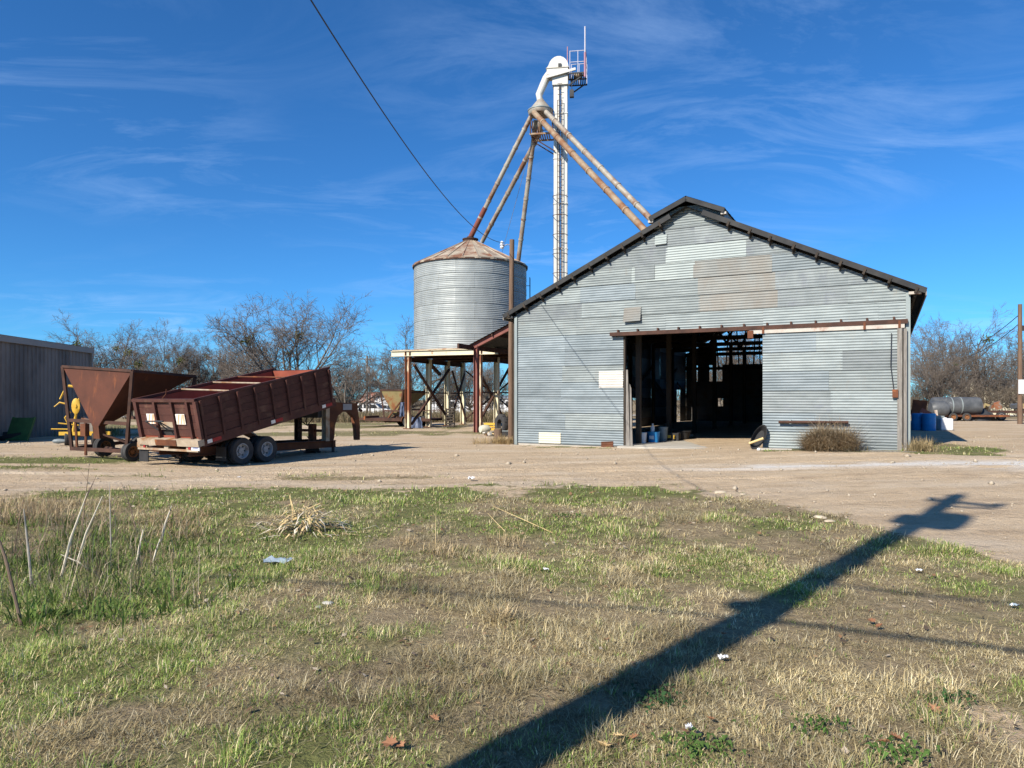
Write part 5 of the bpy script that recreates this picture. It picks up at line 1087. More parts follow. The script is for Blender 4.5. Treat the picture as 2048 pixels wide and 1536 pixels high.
farpole(734, 712, 82, 'pale utility pole with cross arm and transformer left of the bin', .15, True, 'wood_grey', True)
farpole(740, 750, 84, 'short dark pole just right of the pale utility pole', .10, False, 'wood_dark'); farpole(783, 730, 100, 'thin far pole rising behind the olive hopper', .13, False, 'wood_pole')
# road beyond the weeds
m = MB(); ysr = (86.5, 91.0, 96.5)
xsr = np.linspace(-90, 90, 61)
for y in ysr:
    for x in xsr: m.v.append((x, y, G(x, y) + .03))
for i in range(2):
    for k in range(60): q = i * 61 + k; m.f.append((q, q + 1, q + 62, q + 61))
o = m.build('road', 'concrete', None); tag(o, kind='structure')
# chain-link fence along the weeds
fy = 62.0; fx0, fx1 = at(690, 800, fy).x, at(1060, 800, fy).x
fence = thing('wire_fence', 'dark wire fence with slim posts along the weeds behind the stand', 'fence', (fx0, fy, G(-8, fy)), 0)
xx = 0
while xx < fx1 - fx0: MB().tube([(xx, 0, 0), (xx, 0, 1.35)], .035, 6).build('post', 'dark_metal', fence); xx += 2.6
for z in (1.33, .9, .45): MB().tube([(0, 0, z), (fx1 - fx0, 0, z)], .018, 5).build('rail_wire', 'dark_metal', fence)
# ------------------------------------------------------------------ bare winter trees
def segs_mesh(name, segs, n, mat, tints=None):
    a = np.array([s[0] for s in segs]); b = np.array([s[1] for s in segs]); r0 = np.array([s[2] for s in segs]); r1 = np.array([s[3] for s in segs])
    d = b - a; d /= np.linalg.norm(d, axis=1, keepdims=True) + 1e-9
    q = np.where(np.abs(d[:, 2:3]) < .9, np.array([[0, 0, 1.]]), np.array([[1., 0, 0]])); x = np.cross(d, q); x /= np.linalg.norm(x, axis=1, keepdims=True); y = np.cross(d, x)
    ang = 2 * np.pi * np.arange(n) / n; cs = np.cos(ang)[None, :, None]; sn_ = np.sin(ang)[None, :, None]
    ring = x[:, None] * cs + y[:, None] * sn_
    v = np.stack([a[:, None] + ring * r0[:, None, None], b[:, None] + ring * r1[:, None, None]], 1).reshape(-1, 3); S = len(segs)
    base = (np.arange(S) * 2 * n)[:, None]; k = np.arange(n)[None]; k2 = (np.arange(n)[None] + 1) % n
    f = np.stack([base + k, base + k2, base + n + k2, base + n + k], -1).reshape(-1, 4)
    return raw_mesh(name, v, f, mat)
def raw_mesh(name, v, f, mat, col=None, smooth=True):
    me = bpy.data.meshes.new(name); me.vertices.add(len(v)); me.vertices.foreach_set('co', np.ascontiguousarray(v, np.float32).ravel()); k = f.shape[1]
    me.loops.add(f.size); me.loops.foreach_set('vertex_index', f.ravel().astype(np.int32)); me.polygons.add(len(f))
    me.polygons.foreach_set('loop_start', np.arange(0, f.size, k, dtype=np.int32)); me.polygons.foreach_set('loop_total', np.full(len(f), k, np.int32))
    if smooth: me.polygons.foreach_set('use_smooth', np.ones(len(f), bool))
    me.update()
    if col is not None:
        c = me.attributes.new('tint', 'FLOAT_COLOR', 'POINT'); c.data.foreach_set('color', np.concatenate([col, np.ones((len(col), 1))], 1).astype(np.float32).ravel())
    me.materials.append(M[mat]); return me
def grow(seed, H, spread, n1=7, dens=1.0, trunk_f=.24, multi=1, droop=.0, up=.35, tw=.011):
    """bare tree: short trunk, spreading limbs, then three orders of ever finer branches"""
    R = random.Random(seed); big, small, tips = [], [], []
    def rnd(s=1): return Vector((R.gauss(0, s), R.gauss(0, s), R.gauss(0, s)))
    def branch(p, d, L, r, lev):
        nseg = (4, 7, 6, 4, 2)[lev]; wob = (.05, .11, .15, .20, .26)[lev]; pts = [p]
        for i in range(nseg):
            d = (d + rnd(wob) + Vector((0, 0, (.0, up * .20, up * .12, .02, -.05)[lev]))).normalized(); q = pts[-1] + d * (L / nseg)
            ra = r * (1 - (.30 if lev == 0 else .78) * i / nseg); rb = r * (1 - (.30 if lev == 0 else .78) * (i + 1) / nseg)
            (big if lev < 2 else small).append((pts[-1], q, max(ra, tw * .8), max(rb, tw * .7))); pts.append(q)
        if lev >= 4: return
        nb = int((n1, 9, 8, 7)[lev] * (dens if lev else 1) + R.random())
        a0 = R.uniform(0, 6.28)
        for k in range(nb):
            f = 1.0 if k == 0 else (R.uniform(.62, 1.0) if lev == 0 else R.uniform(.22, 1.0)); i = min(int(f * nseg), nseg - 1); pp = pts[i].lerp(pts[i + 1], f * nseg - i)
            ax = (pts[i + 1] - pts[i]).normalized()
            if lev == 0:
                az = a0 + k * 2.4 + R.uniform(-.3, .3); an = R.uniform(.25, 1.0) * spread if k else .15; nd = Vector((math.cos(az) * math.sin(an), math.sin(az) * math.sin(an), math.cos(an))); ln = H * R.uniform(.48, .66); rr = r * R.uniform(.42, .62)
            else:
                side = ax.cross(rnd()).normalized(); an = R.uniform(.45, 1.0) if k else .2; nd = (ax * math.cos(an) + side * math.sin(an)).normalized()
                ln = L * R.uniform(.40, .62) * (1.15 - .45 * f); rr = max(r * (1 - .72 * f) * .62, tw * 1.1)
            branch(pp, nd, ln, rr, lev + 1)
            if lev == 2 and R.random() < .012: tips.append(pp)
    for k in range(multi):
        d0 = (Vector((0, 0, 1)) + (rnd(.30) if multi > 1 else rnd(.05))).normalized()
        branch(Vector((R.gauss(0, .15), R.gauss(0, .15), -.1)) if multi > 1 else Vector((0, 0, -.1)), d0, H * trunk_f * R.uniform(.85, 1.1), H * (.026 if multi == 1 else .016), 0)
    zs = sorted(s[1].z for s in small); f = H / zs[int(len(zs) * .992)]
    sc = lambda S: [(a * f, b * f, r0, r1) for a, b, r0, r1 in S]
    return sc(big), sc(small), [t * f for t in tips]
def leafball(seed, r):
    R = np.random.default_rng(seed); n = 90; c = R.normal(0, 1, (n, 3)); c /= np.linalg.norm(c, axis=1, keepdims=True); c *= r * R.uniform(.35, 1, (n, 1))
    t = R.normal(0, 1, (n, 2, 3)); t /= np.linalg.norm(t, axis=2, keepdims=True); t *= r * .28
    v = np.stack([c, c + t[:, 0], c + t[:, 0] + t[:, 1], c + t[:, 1]], 1).reshape(-1, 3); f = np.arange(n * 4).reshape(-1, 4); return raw_mesh('mistletoe', v, f, 'mistletoe')
protos = []
for sd, sp_d, n1, dens, up_, tf in ((5, 1.3, 9, 1.15, .32, .20), (12, 1.0, 8, 1.1, .45, .22), (23, 1.4, 9, 1.1, .25, .14), (34, .9, 8, 1.05, .45, .24), (47, 1.15, 8, 1.1, .35, .18)):
    b_, s_, t_ = grow(sd, 10.0, sp_d, n1, dens, tf, 1, .0, up_, .0098)
    protos.append((segs_mesh('trunk', b_, 6, 'bark'), segs_mesh('crown', s_, 3, 'twig'), segs_mesh('crown', s_, 3, 'twig_warm'), t_))
for sd in (61, 72):
    b_, s_, t_ = grow(sd, 10.0, .9, 3, .85, .14, 4, .0, .35, .016)
    protos.append((segs_mesh('trunk', b_, 5, 'bark'), segs_mesh('crown', s_, 3, 'twig'), segs_mesh('crown', s_, 3, 'twig_warm'), t_))
mlb = [leafball(3, .45), leafball(4, .32)]
def tree(px, top, Y, pr, label, wid=1.0, warm=False, mist=0, rz=None, group=None, name='bare_tree'):
    p = at(px, 800, Y); g = G(p.x, Y); h = at(px, top, Y).z - g; k = h / 10.0
    o = thing(name, label, 'tree', (p.x, Y, g), random.uniform(0, 6.28) if rz is None else rz, group); o.scale = (k * wid, k * wid, k)
    P_ = protos[pr]; inst('trunk', P_[0], o); inst('crown', P_[2 if warm else 1], o)
    tp_ = P_[3]
    for q in range(mist):
        if tp_: t = tp_[(q * 7 + pr) % len(tp_)]; inst('mistletoe', mlb[q % 2], o, t, (q, q * 2, q * 3))
    return o
BT = 'bare trees along the far side of the yard'
tree(200, 643, 66, 1, 'bare tree rising behind the right end of the grey shed', 1.1, False, 2)
tree(262, 668, 70, 3, 'smaller bare tree right of the one behind the shed', 1.0)
tree(335, 657, 64, 4, 'bare tree with mistletoe clumps behind the rusty hopper rim', 1.05, False, 5)
tree(395, 674, 68, 3, 'slender bare tree above the raised trailer bed rear', .9, False, 1)
tree(440, 672, 72, 1, 'bare tree in the thicket left of the big spreading tree', 1.0, True, 1)
tree(495, 655, 68, 6, 'multi-stemmed bare tree leaning left of the big spreading tree', 1.0)
tree(605, 596, 62, 0, 'largest spreading bare tree behind the front of the dump trailer', 1.15, False, 3, .6)
tree(690, 690, 58, 2, 'low spreading bare tree at the right of the trailer bed', 1.25, False, 0)
tree(700, 745, 66, 5, 'short bushy bare tree left of the pale utility pole', 1.2, True)
tree(820, 650, 76, 2, 'bare tree showing left of the grain bin wall', 1.15)
tree(795, 735, 88, 5, 'far bare tree above the olive hopper', 1.2, True)
tree(885, 735, 74, 4, 'bare tree seen between the left stand legs', 1.2, False, 1)
tree(945, 715, 78, 0, 'bare tree seen through the middle of the bin stand', 1.0)
tree(985, 720, 70, 3, 'bare tree seen beside the dark red canopy post', 1.1, False, 1)
tree(1070, 690, 90, 1, 'bare tree behind the barn seen through a side gap', 1.2)
tree(1865, 640, 62, 4, 'tall grey bare tree just right of the barn roof', 1.0, True, 1)
tree(1925, 632, 66, 1, 'tall bare tree above the grey tank at the right', 1.1, True, 1)
tree(1975, 690, 60, 6, 'dense bushy bare tree above the flatbed of scrap', 1.15, True)
tree(2040, 680, 74, 5, 'bare tree behind the utility pole at the right edge', 1.1, True)
tree(1885, 700, 56, 5, 'low brushy bare tree with yellow-green mistletoe beside the barn', 1.1, True, 2)
tree(1440, 640, 78, 1, 'bare tree beyond the barn seen through the rear gap', 1.1); tree(1500, 650, 84, 2, 'wide bare tree beyond the rear gap of the barn', 1.2); tree(1560, 640, 76, 4, 'bare tree hidden mostly behind the sliding door side', 1.1)
tree(80, 700, 90, 4, 'bare tree mostly hidden behind the grey shed', 1.1); tree(2110, 650, 66, 3, 'bare tree beyond the right edge pole', 1.2, True)
# low brush: one mass under the trees
bb, bs, _ = grow(91, 2.4, 1.0, 2, .62, .1, 5, .0, .5, .011)
def brush_block(name, label, rows):
    S = bb + bs; a = np.array([s[0] for s in S]); b = np.array([s[1] for s in S]); r = np.array([[s[2], s[3]] for s in S]); out = []
    R = random.Random(4)
    for px0, px1, Y, h, step in rows:
        px = px0
        while px < px1:
            yy = Y + R.uniform(-3, 3); p = at(px, 800, yy); g = G(p.x, yy); k = h / 2.4 * R.uniform(.65, 1.25); an = R.uniform(0, 6.28); c, s = math.cos(an), math.sin(an); Rm = np.array([[c, -s, 0], [s, c, 0], [0, 0, 1]])
            sel = RNG.random(len(S)) < .62
            A_ = a[sel] @ Rm.T * k + np.array([p.x, yy, g]); B_ = b[sel] @ Rm.T * k + np.array([p.x, yy, g]); out.append((A_, B_, r[sel] * 1.15)); px += step * R.uniform(.7, 1.3)
    A_ = np.concatenate([o[0] for o in out]); B_ = np.concatenate([o[1] for o in out]); rr = np.concatenate([o[2] for o in out])
    d = B_ - A_; q = np.cross(d, np.array([.3, .5, .8])); q /= np.linalg.norm(q, axis=1, keepdims=True) + 1e-9; q2 = np.cross(d, q); q2 /= np.linalg.norm(q2, axis=1, keepdims=True) + 1e-9
    v = np.stack([A_ + q * rr[:, :1], A_ - q * .5 * rr[:, :1] + q2 * .8 * rr[:, :1], A_ - q * .5 * rr[:, :1] - q2 * .8 * rr[:, :1], B_ + q * rr[:, 1:], B_ - q * .5 * rr[:, 1:] + q2 * .8 * rr[:, 1:], B_ - q * .5 * rr[:, 1:] - q2 * .8 * rr[:, 1:]], 1).reshape(-1, 3)
    bI = (np.arange(len(A_)) * 6)[:, None]; f = np.concatenate([bI + np.array([0, 1, 4, 3]), bI + np.array([1, 2, 5, 4]), bI + np.array([2, 0, 3, 5])])
    o = link(bpy.data.objects.new(name, raw_mesh(name, v, f, 'brush'))); tag(o, label, 'brush', kind='stuff')
brush_block('brush', 'grey-brown leafless brush massed below the far trees', [(250, 700, 60, 2.2, 30), (300, 720, 76, 2.8, 30), (780, 1040, 70, 2.4, 28), (1830, 2100, 56, 2.6, 28), (1830, 2120, 66, 3.4, 28), (1400, 1620, 66, 4.2, 34), (1080, 1380, 60, 3.0, 22)])

# ------------------------------------------------------------------ grass
def blades(P, n_per, h, w, lean, tint_fn, seed, spread=.035, curl=.5):
    """P: tuft points (N,3) ; returns vertices, faces, colours of bent two-segment blades"""
    R = np.random.default_rng(seed); N = len(P); n = N * n_per
    base = np.repeat(P, n_per, 0); hh = np.repeat(h, n_per) * R.uniform(.45, 1.25, n); ww = np.repeat(w, n_per) * R.uniform(.7, 1.3, n)
    an = R.uniform(0, 2 * np.pi, n); rad = np.abs(R.normal(0, 1, n)) * np.repeat(np.broadcast_to(spread, N), n_per)
    base = base + np.stack([rad * np.cos(an), rad * np.sin(an), -.004 * np.ones(n)], 1)
    a2 = an + R.normal(0, .9, n); ln = np.clip(R.normal(lean, .35, n), .05, 1.45); d = np.stack([np.cos(a2) * np.sin(ln), np.sin(a2) * np.sin(ln), np.cos(ln)], 1)
    l2 = np.clip(ln + R.normal(curl, .35, n), 0, 1.75); d2 = np.stack([np.cos(a2) * np.sin(l2), np.sin(a2) * np.sin(l2), np.cos(l2)], 1)
    s = np.stack([-np.sin(a2), np.cos(a2), np.zeros(n)], 1); mid = base + d * (hh * .55)[:, None]; tip = mid + d2 * (hh * .5)[:, None]; W_ = ww[:, None]
    v = np.stack([base - s * W_ * .5, base + s * W_ * .5, mid + s * W_ * .42, mid - s * W_ * .42, tip], 1)
    c = tint_fn(base, R); c = np.repeat(c[:, None], 5, 1)
    bI = (np.arange(n) * 5)[:, None]; f = np.concatenate([bI + np.array([0, 1, 2]), bI + np.array([0, 2, 3]), bI + np.array([3, 2, 4])])
    return v.reshape(-1, 3), f, c.reshape(-1, 3)
DRY = np.array([[.58, .475, .25], [.68, .585, .35], [.50, .40, .20], [.62, .545, .36], [.40, .31, .16]]); GRN = np.array([[.15, .215, .045], [.21, .275, .065], [.10, .16, .035], [.29, .34, .10], [.18, .25, .06]])
def scatter(n, y0, y1, seed):
    R = np.random.default_rng(seed); y = np.sqrt(R.uniform(y0 ** 2, y1 ** 2, n)); x = (R.uniform(-1, 1, n)) * (.745 * y + .3); return x, y, R
acc = []
def lawn(n, y0, y1, seed, per):
    x, y, R = scatter(n, y0, y1, seed); g, gr, w = zones(x, y); keep = R.random(n) < g ** 1.2 * .97 * (1 - baremask(x, y)); x, y, gr = x[keep], y[keep], gr[keep]
    z = gzf(x, y); P = np.stack([x, y, z], 1); isg = R.random(len(x)) < np.clip((gr - .24) * 1.9, .03, .95)
    lush = fbm(x * .8, y * .8, 60); far = np.clip(y / 5.0, 1, 4)
    ditch = bell(x, -4.6, 1.7) * bell(y, 6.6, 1.3)
    tuf = sm((fbm(x * 2.3, y * 2.3, 62) - .55) / .12); h = (.020 + .036 * lush + .05 * tuf + .07 * ditch) * (1 + .10 * far); wd = .0030 * far
    def tf_dry(b, R): k = R.integers(0, len(DRY), len(b)); f = fbm(b[:, 0] * 1.3, b[:, 1] * 1.3, 99)[:, None]; return DRY[k] * R.uniform(.5, 1.45, (len(b), 1)) * (.30 + 1.25 * f) * np.where(fbm(b[:, 0] * .9, b[:, 1] * .9, 57) > .55, .72, 1.0)[:, None]
    def tf_grn(b, R): k = R.integers(0, len(GRN), len(b)); q = GRN[k] * R.uniform(.75, 1.25, (len(b), 1)); dr = R.random(len(b)) < .22; q[dr] = DRY[R.integers(0, len(DRY), dr.sum())]; q = q * (.75 + 1.15 * fbm(b[:, 0] * 1.6, b[:, 1] * 1.6, 98)[:, None]); return q
    if (~isg).sum(): acc.append(blades(P[~isg], per, h[~isg] * 1.15, wd[~isg] * 1.1, 1.08, tf_dry, seed + 1, .045 * far[~isg] ** .5, .35))
    kt = (R.random(len(x)) < .55); acc.append(blades(P[kt] + np.array([0, 0, .006]), max(3, per // 2), h[kt] * 1.1 + .02, wd[kt], 1.45, tf_dry, seed + 5, .05 * far[kt] ** .5, .05))
    if isg.sum(): acc.append(blades(P[isg], per, h[isg] * 1.0, wd[isg] * 1.15, .55, tf_grn, seed + 2, .03 * far[isg] ** .5, .5))
lawn(9000, 2.6, 4.6, 100, 15); lawn(12500, 4.6, 7.5, 110, 11); lawn(12500, 7.5, 11.5, 120, 8); lawn(9000, 11.5, 17.5, 130, 6); lawn(9000, 17.5, 30, 140, 5); lawn(4000, 30, 48, 150, 5)
v = []; f = []; c = []; b0 = 0
for V_, F_, C_ in acc: v.append(V_); f.append(F_ + b0); c.append(C_); b0 += len(V_)
o = link(bpy.data.objects.new('grass', raw_mesh('grass', np.concatenate(v), np.concatenate(f), 'blade', np.concatenate(c), False))); tag(o, 'short mixed green and straw-coloured grass across the foreground', 'grass', kind='stuff')
# leaf litter and broken straw in the turf
n = 5200; x, y, R = scatter(n, 2.6, 12.5, 640); g, gr, w = zones(x, y); k = R.random(n) < g * (.15 + 1.5 * sm((fbm(x * 1.7, y * 1.7, 66) - .48) / .15)); x, y = x[k], y[k]; n = len(x)
z = gzf(x, y) + R.uniform(.012, .04, n); L_ = R.uniform(.006, .020, n) * (1 + y / 14); W2 = L_ * R.uniform(.15, .8, n); a = R.uniform(0, 6.28, n); e1 = np.stack([np.cos(a), np.sin(a), R.normal(0, .25, n)], 1) * L_[:, None]; e2 = np.stack([-np.sin(a), np.cos(a), R.normal(0, .35, n)], 1) * W2[:, None]; c0 = np.stack([x, y, z], 1)
v = np.stack([c0 - e1, c0 + e2, c0 + e1, c0 - e2], 1).reshape(-1, 3); tn = np.array([[.26, .15, .08], [.38, .25, .14], [.17, .10, .06], [.50, .42, .32], [.30, .22, .16], [.10, .075, .055]])
o = link(bpy.data.objects.new('leaf_litter', raw_mesh('leaf_litter', v, np.arange(n * 4).reshape(-1, 4), 'blade', np.repeat(tn[R.integers(0, len(tn), n)], 4, 0), False))); tag(o, 'crumbled brown leaves and broken straw strewn through the turf', 'leaf litter', kind='stuff')
# taller tufts standing out of the turf
x, y, R = scatter(420, 2.8, 12, 650); g, gr, w = zones(x, y); k = R.random(len(x)) < g * .8; x, y, gr = x[k], y[k], gr[k]; P = np.stack([x, y, gzf(x, y)], 1); gg = gr > .42
def tfd(b, R): return DRY[R.integers(0, len(DRY), len(b))] * R.uniform(.5, 1.3, (len(b), 1))
def tfg(b, R): q = GRN[R.integers(0, len(GRN), len(b))] * R.uniform(.8, 1.5, (len(b), 1)); d = R.random(len(b)) < .3; q[d] = DRY[R.integers(0, len(DRY), d.sum())]; return q
A1 = blades(P[~gg], 26, np.random.default_rng(1).uniform(.05, .13, (~gg).sum()), np.full((~gg).sum(), .0035) * np.clip(y[~gg] / 5, 1, 3), .55, tfd, 651, .05, .6); A2 = blades(P[gg], 26, np.random.default_rng(2).uniform(.05, .12, gg.sum()), np.full(gg.sum(), .0045) * np.clip(y[gg] / 5, 1, 3), .5, tfg, 652, .05, .6)
o = link(bpy.data.objects.new('grass_tufts', raw_mesh('grass_tufts', np.concatenate([A1[0], A2[0]]), np.concatenate([A1[1], A2[1] + len(A1[0])]), 'blade', np.concatenate([A1[2], A2[2]]), False))); tag(o, 'taller mixed tufts standing out of the short turf', 'grass', kind='stuff')
# tall weeds before the far brush
def weeds(name, label, pts, h, per, tints, lean, seed, w=.012, spread=.12, kind='stuff', cat='weeds', curl=.3):
    P = np.array(pts); N = len(P)
    def tf(b, R): t = np.array(tints); return t[R.integers(0, len(t), len(b))] * R.uniform(.7, 1.2, (len(b), 1))
    V_, F_, C_ = blades(P, per, np.broadcast_to(np.array(h, float), N), np.full(N, w), lean, tf, seed, spread, curl); org = np.array(pts).mean(0)
    o = link(bpy.data.objects.new(name, raw_mesh(name, V_ - org, F_, 'blade', C_, False))); o.location = org
    return tag(o, label, cat, kind=kind)
wp = []
for k in range(2600):
    Y = random.uniform(48, 61); px = random.uniform(520, 1060); p = at(px, 800, Y)
    wp.append((p.x, Y, G(p.x, Y)))
weeds('tall_weeds', 'tall dull brown weeds along the fence behind the yard', wp, .75, 9, [(.20, .15, .09), (.28, .22, .14), (.16, .14, .07), (.24, .20, .12)], .35, 5, .03, .35)
wp = []
for k in range(700):
    Y = random.uniform(30, 38); px = random.uniform(-40, 240); p = at(px, 800, Y)
    if p.x > -19.5 and p.x < -13 - (38 - Y) * .3: wp.append((p.x, Y, G(p.x, Y)))
if wp: weeds('weed_patch', 'patch of rough weeds at the foot of the grey shed', wp, .35, 8, [(.20, .19, .08), (.13, .16, .05), (.3, .24, .14)], .5, 6, .02, .25)
# dry plants that can be told apart
def gp_(x, y): return (x, y, G(x, y))
pts = [gp_(*(BL + BU * (10.1 + random.choice((-.22, -.05, .30)) + random.gauss(0, .13)) + BV * (-.62 + random.uniform(-.22, .18)))) for k in range(170)]
weeds('dry_bush', 'brown dead bush heaped against the sliding door', pts, [(.98 - 1.2 * min(abs(((Vector(p[:2]) - BL).dot(BU)) - 9.95), abs(((Vector(p[:2]) - BL).dot(BU)) - 10.42))) * random.uniform(.7, 1.15) for p in pts], 46, [(.36, .26, .15), (.48, .37, .23), (.28, .20, .115), (.54, .43, .28)], .55, 11, .009, .10, None, 'bush', 1.1)
pts = [gp_(*(at(1012, 888, 25.6).xy + Vector((random.gauss(-.15, .45), random.gauss(0, .2))))) for k in range(70)]
weeds('dry_grass_clump', 'straw-coloured grass clump at the foot of the service pole', pts, .34, 22, [(.50, .36, .17), (.58, .44, .23), (.40, .28, .14)], .7, 12, .009, .08, None, 'grass clump', .6)
pts = [gp_(*(BL + BU * random.uniform(12.1, 12.6) + BV * random.uniform(-.6, .5))) for k in range(50)]
weeds('dry_grass_clump', 'straw-coloured weeds at the right barn corner', pts, .38, 16, [(.44, .34, .18), (.36, .27, .14)], .4, 13, .009, .08, None, 'grass clump', .5)
def pix(px, py):
    Y = 1.6 * FPX / (py - HY)
    for _ in range(3): Y = (EYE - G((px - HX) / FPX * Y, Y)) * FPX / (py - HY)
    x = (px - HX) / FPX * Y; return Vector((x, Y, G(x, Y)))
# heap of broad dead leaves
hp = pix(610, 1062); heap = thing('straw_heap', 'heap of broad straw-yellow dead leaves on the grass', 'straw heap', hp, 0)
R_ = random.Random(31)
for k in range(230):
    a = R_.uniform(0, 6.28); r = abs(R_.gauss(0, .19)); z = max(.0, .30 - r * .9) * R_.random() ** .6 + .015; L = R_.uniform(.14, .36); w = R_.uniform(.004, .012); dir_ = Vector((math.cos(a), math.sin(a) * .8, R_.uniform(-.25, .5))).normalized(); p0 = Vector((r * math.cos(a) * 1.5, r * math.sin(a), z)); s_ = dir_.cross(Vector((0, 0, 1))).normalized() * w
    p1 = p0 + dir_ * L * .55; p2 = p1 + (dir_ + Vector((R_.gauss(0, .3), R_.gauss(0, .3), -.8))).normalized() * L * .5; p2.z = max(p2.z, .01); p1.z = max(p1.z, .02)
    m = MB(); m.add([p0 - s_, p0 + s_, p1 + s_ * 1.1, p1 - s_ * 1.1, p2], [(0, 1, 2, 3), (3, 2, 4)]); m.build('dead_leaf', R_.choice(('straw', 'straw', 'bush_brown', 'straw_pale')), heap)
for b_, t_ in (((-.10, 0, .1), (-.22, .05, .47)), ((-.14, 0, .1), (-.17, .02, .33))):
    m = MB(); p0, p2 = Vector(b_), Vector(t_); s_ = Vector((.012, 0, 0)); m.add([p0 - s_ * 1.4, p0 + s_ * 1.4, p0.lerp(p2, .6) + s_ * .8, p0.lerp(p2, .6) - s_ * .8, p2], [(0, 1, 2, 3), (3, 2, 4)]); m.build('dead_leaf', 'straw', heap)
# upright dead stalks in the weeds on the left
def stalk(label, base, tip_dx, h, r, mat, group=None, bend=.15):
    p = pix(*base); b = Vector((tip_dx, random.uniform(-.1, .2), h))
    m = MB(); m.tube([(0, 0, -.03), tuple(b * .5 + Vector((-bend * tip_dx * .5, 0, 0))), tuple(b)], [r, r * .85, r * .35], 6)
    o = thing('dead_stalk', label, 'stalk', p, 0, group); m.build('stem', mat, o, True)
    for k in range(3):
        q = b * random.uniform(.35, .95); m = MB(); m.tube([q, q + Vector((random.uniform(-.18, .18), random.uniform(-.1, .1), random.uniform(.05, .2)))], [r * .4, r * .15], 4); m.build('side_twig', 'stem_brown', o)
    return o
GS = 'dead stalks standing in the weeds on the left'
for k, (lab, b, dx, h, r, mt) in enumerate((
    ('tall pale dead stalk leaning right, leftmost of the pale pair', (118, 1165), .28, .86, .013, 'straw_pale'), ('pale dead stalk leaning right beside the tallest pale stalk', (148, 1140), .30, .76, .011, 'straw_pale'),
    ('short whitish broken stalk with sharp top near the grass bank', (320, 1085), .12, .42, .014, 'straw_pale'), ('short pale stalk just left of the broken whitish one', (272, 1130), .05, .36, .013, 'straw_pale'),
    ('short pale stub stalk right of the middle weeds', (303, 1128), .02, .26, .010, 'straw_pale'), ('thin brown upright weed stem among the pale stalks', (160, 1100), .02, .95, .006, 'stem_brown'),
    ('thin dark stem arching left over the weeds', (275, 1070), -.28, .62, .007, 'stem_brown'), ('brown twisted stem at the far left edge', (45, 1250), -.30, .95, .012, 'stem_brown'), ('grey upright stem near the left edge', (65, 1180), -.02, .75, .012, 'stalk_grey'),
    ('thin grey stem left of the twisted brown stem', (25, 1120), .04, .70, .006, 'stem_brown'), ('thin grey upright stalk in the middle of the weeds', (222, 1110), -.03, .8, .007, 'stalk_grey'), ('low pale stalk lying across the weeds', (185, 1140), -.32, .16, .010, 'straw_pale'))):
    stalk(lab, b, dx, h, r, mt, GS)
pts = [tuple(pix(random.gauss(150, 130), random.uniform(1050, 1215))) for k in range(190)]
weeds('weed_thicket', 'tangle of thin brown and grey weed stems at the left', pts, [random.uniform(.18, .6) for _ in pts], 7, [(.34, .26, .16), (.48, .40, .28), (.22, .165, .11), (.20, .22, .08)], .45, 15, .0055, .09, 'stuff', 'weeds', .6)
pts = [tuple(pix(random.gauss(170, 130), min(1300, max(1050, random.gauss(1150, 55))))) for k in range(230)]
weeds('green_undergrowth', 'dark green leafy undergrowth below the dead stalks', pts, [random.uniform(.10, .24) for _ in pts], 14, [(.11, .18, .04), (.16, .24, .055), (.22, .30, .07), (.08, .13, .03)], .6, 16, .012, .08, 'stuff', 'weeds', .6)
pts = [tuple(pix(random.gauss(360, 45), random.uniform(1020, 1075))) for k in range(60)]
weeds('dry_grass_clump', 'matted tan grass clump left of the straw heap', pts, .20, 22, [(.48, .36, .20), (.56, .44, .27), (.38, .28, .15)], .9, 17, .007, .08, None, 'grass clump', .8)
pts = [tuple(pix(random.gauss(60, 60), random.uniform(1005, 1050))) for k in range(60)]
weeds('dry_grass_clump', 'matted tan weeds at the far left behind the stalks', pts, .28, 18, [(.44, .33, .19), (.52, .41, .25), (.34, .25, .14)], .6, 18, .008, .1, None, 'grass clump', .6)
for lab, c_, s_, h_ in (('sparse dry grass clump in the centre of the lawn', (890, 1108), 22, .15), ('dry grass clump with long bent straws right of centre', (1020, 1085), 22, .16), ('low spray of straw stems in the lower middle grass', (1000, 1240), 14, .13), ('small straw tuft left of the centre clump', (815, 1085), 7, .10)):
    pts = [tuple(pix(random.gauss(c_[0], s_), random.gauss(c_[1], 6))) for k in range(16)]
    weeds('dry_grass_clump', lab, pts, h_, 14, [(.50, .38, .20), (.58, .46, .28), (.40, .30, .16)], .8, 20 + int(c_[0]), .006, .05, None, 'grass clump', .4)
def lying(label, a, b, z, r, mat='straw'):
    p, q = pix(*a), pix(*b); m = MB(); d = q - p; m.tube([(0, 0, .015), tuple(d * .5 + Vector((0, 0, z * .6))), tuple(d + Vector((0, 0, z)))], [r, r * .8, r * .4], 5); o = m.build('long_straw', mat, None, True); o.location = p; return tag(o, label, 'straw', 'loose straws')
lying('long straw slanting down to the right of the centre clump', (1105, 1068), (985, 1026), .10, .005); lying('bent straw standing above the green patch', (985, 1040), (1018, 998), .16, .004); lying('short straw leaning in the green patch', (1010, 1065), (975, 1035), .06, .005); lying('upright straw in the centre of the lawn', (871, 1090), (872, 1050), .17, .005)
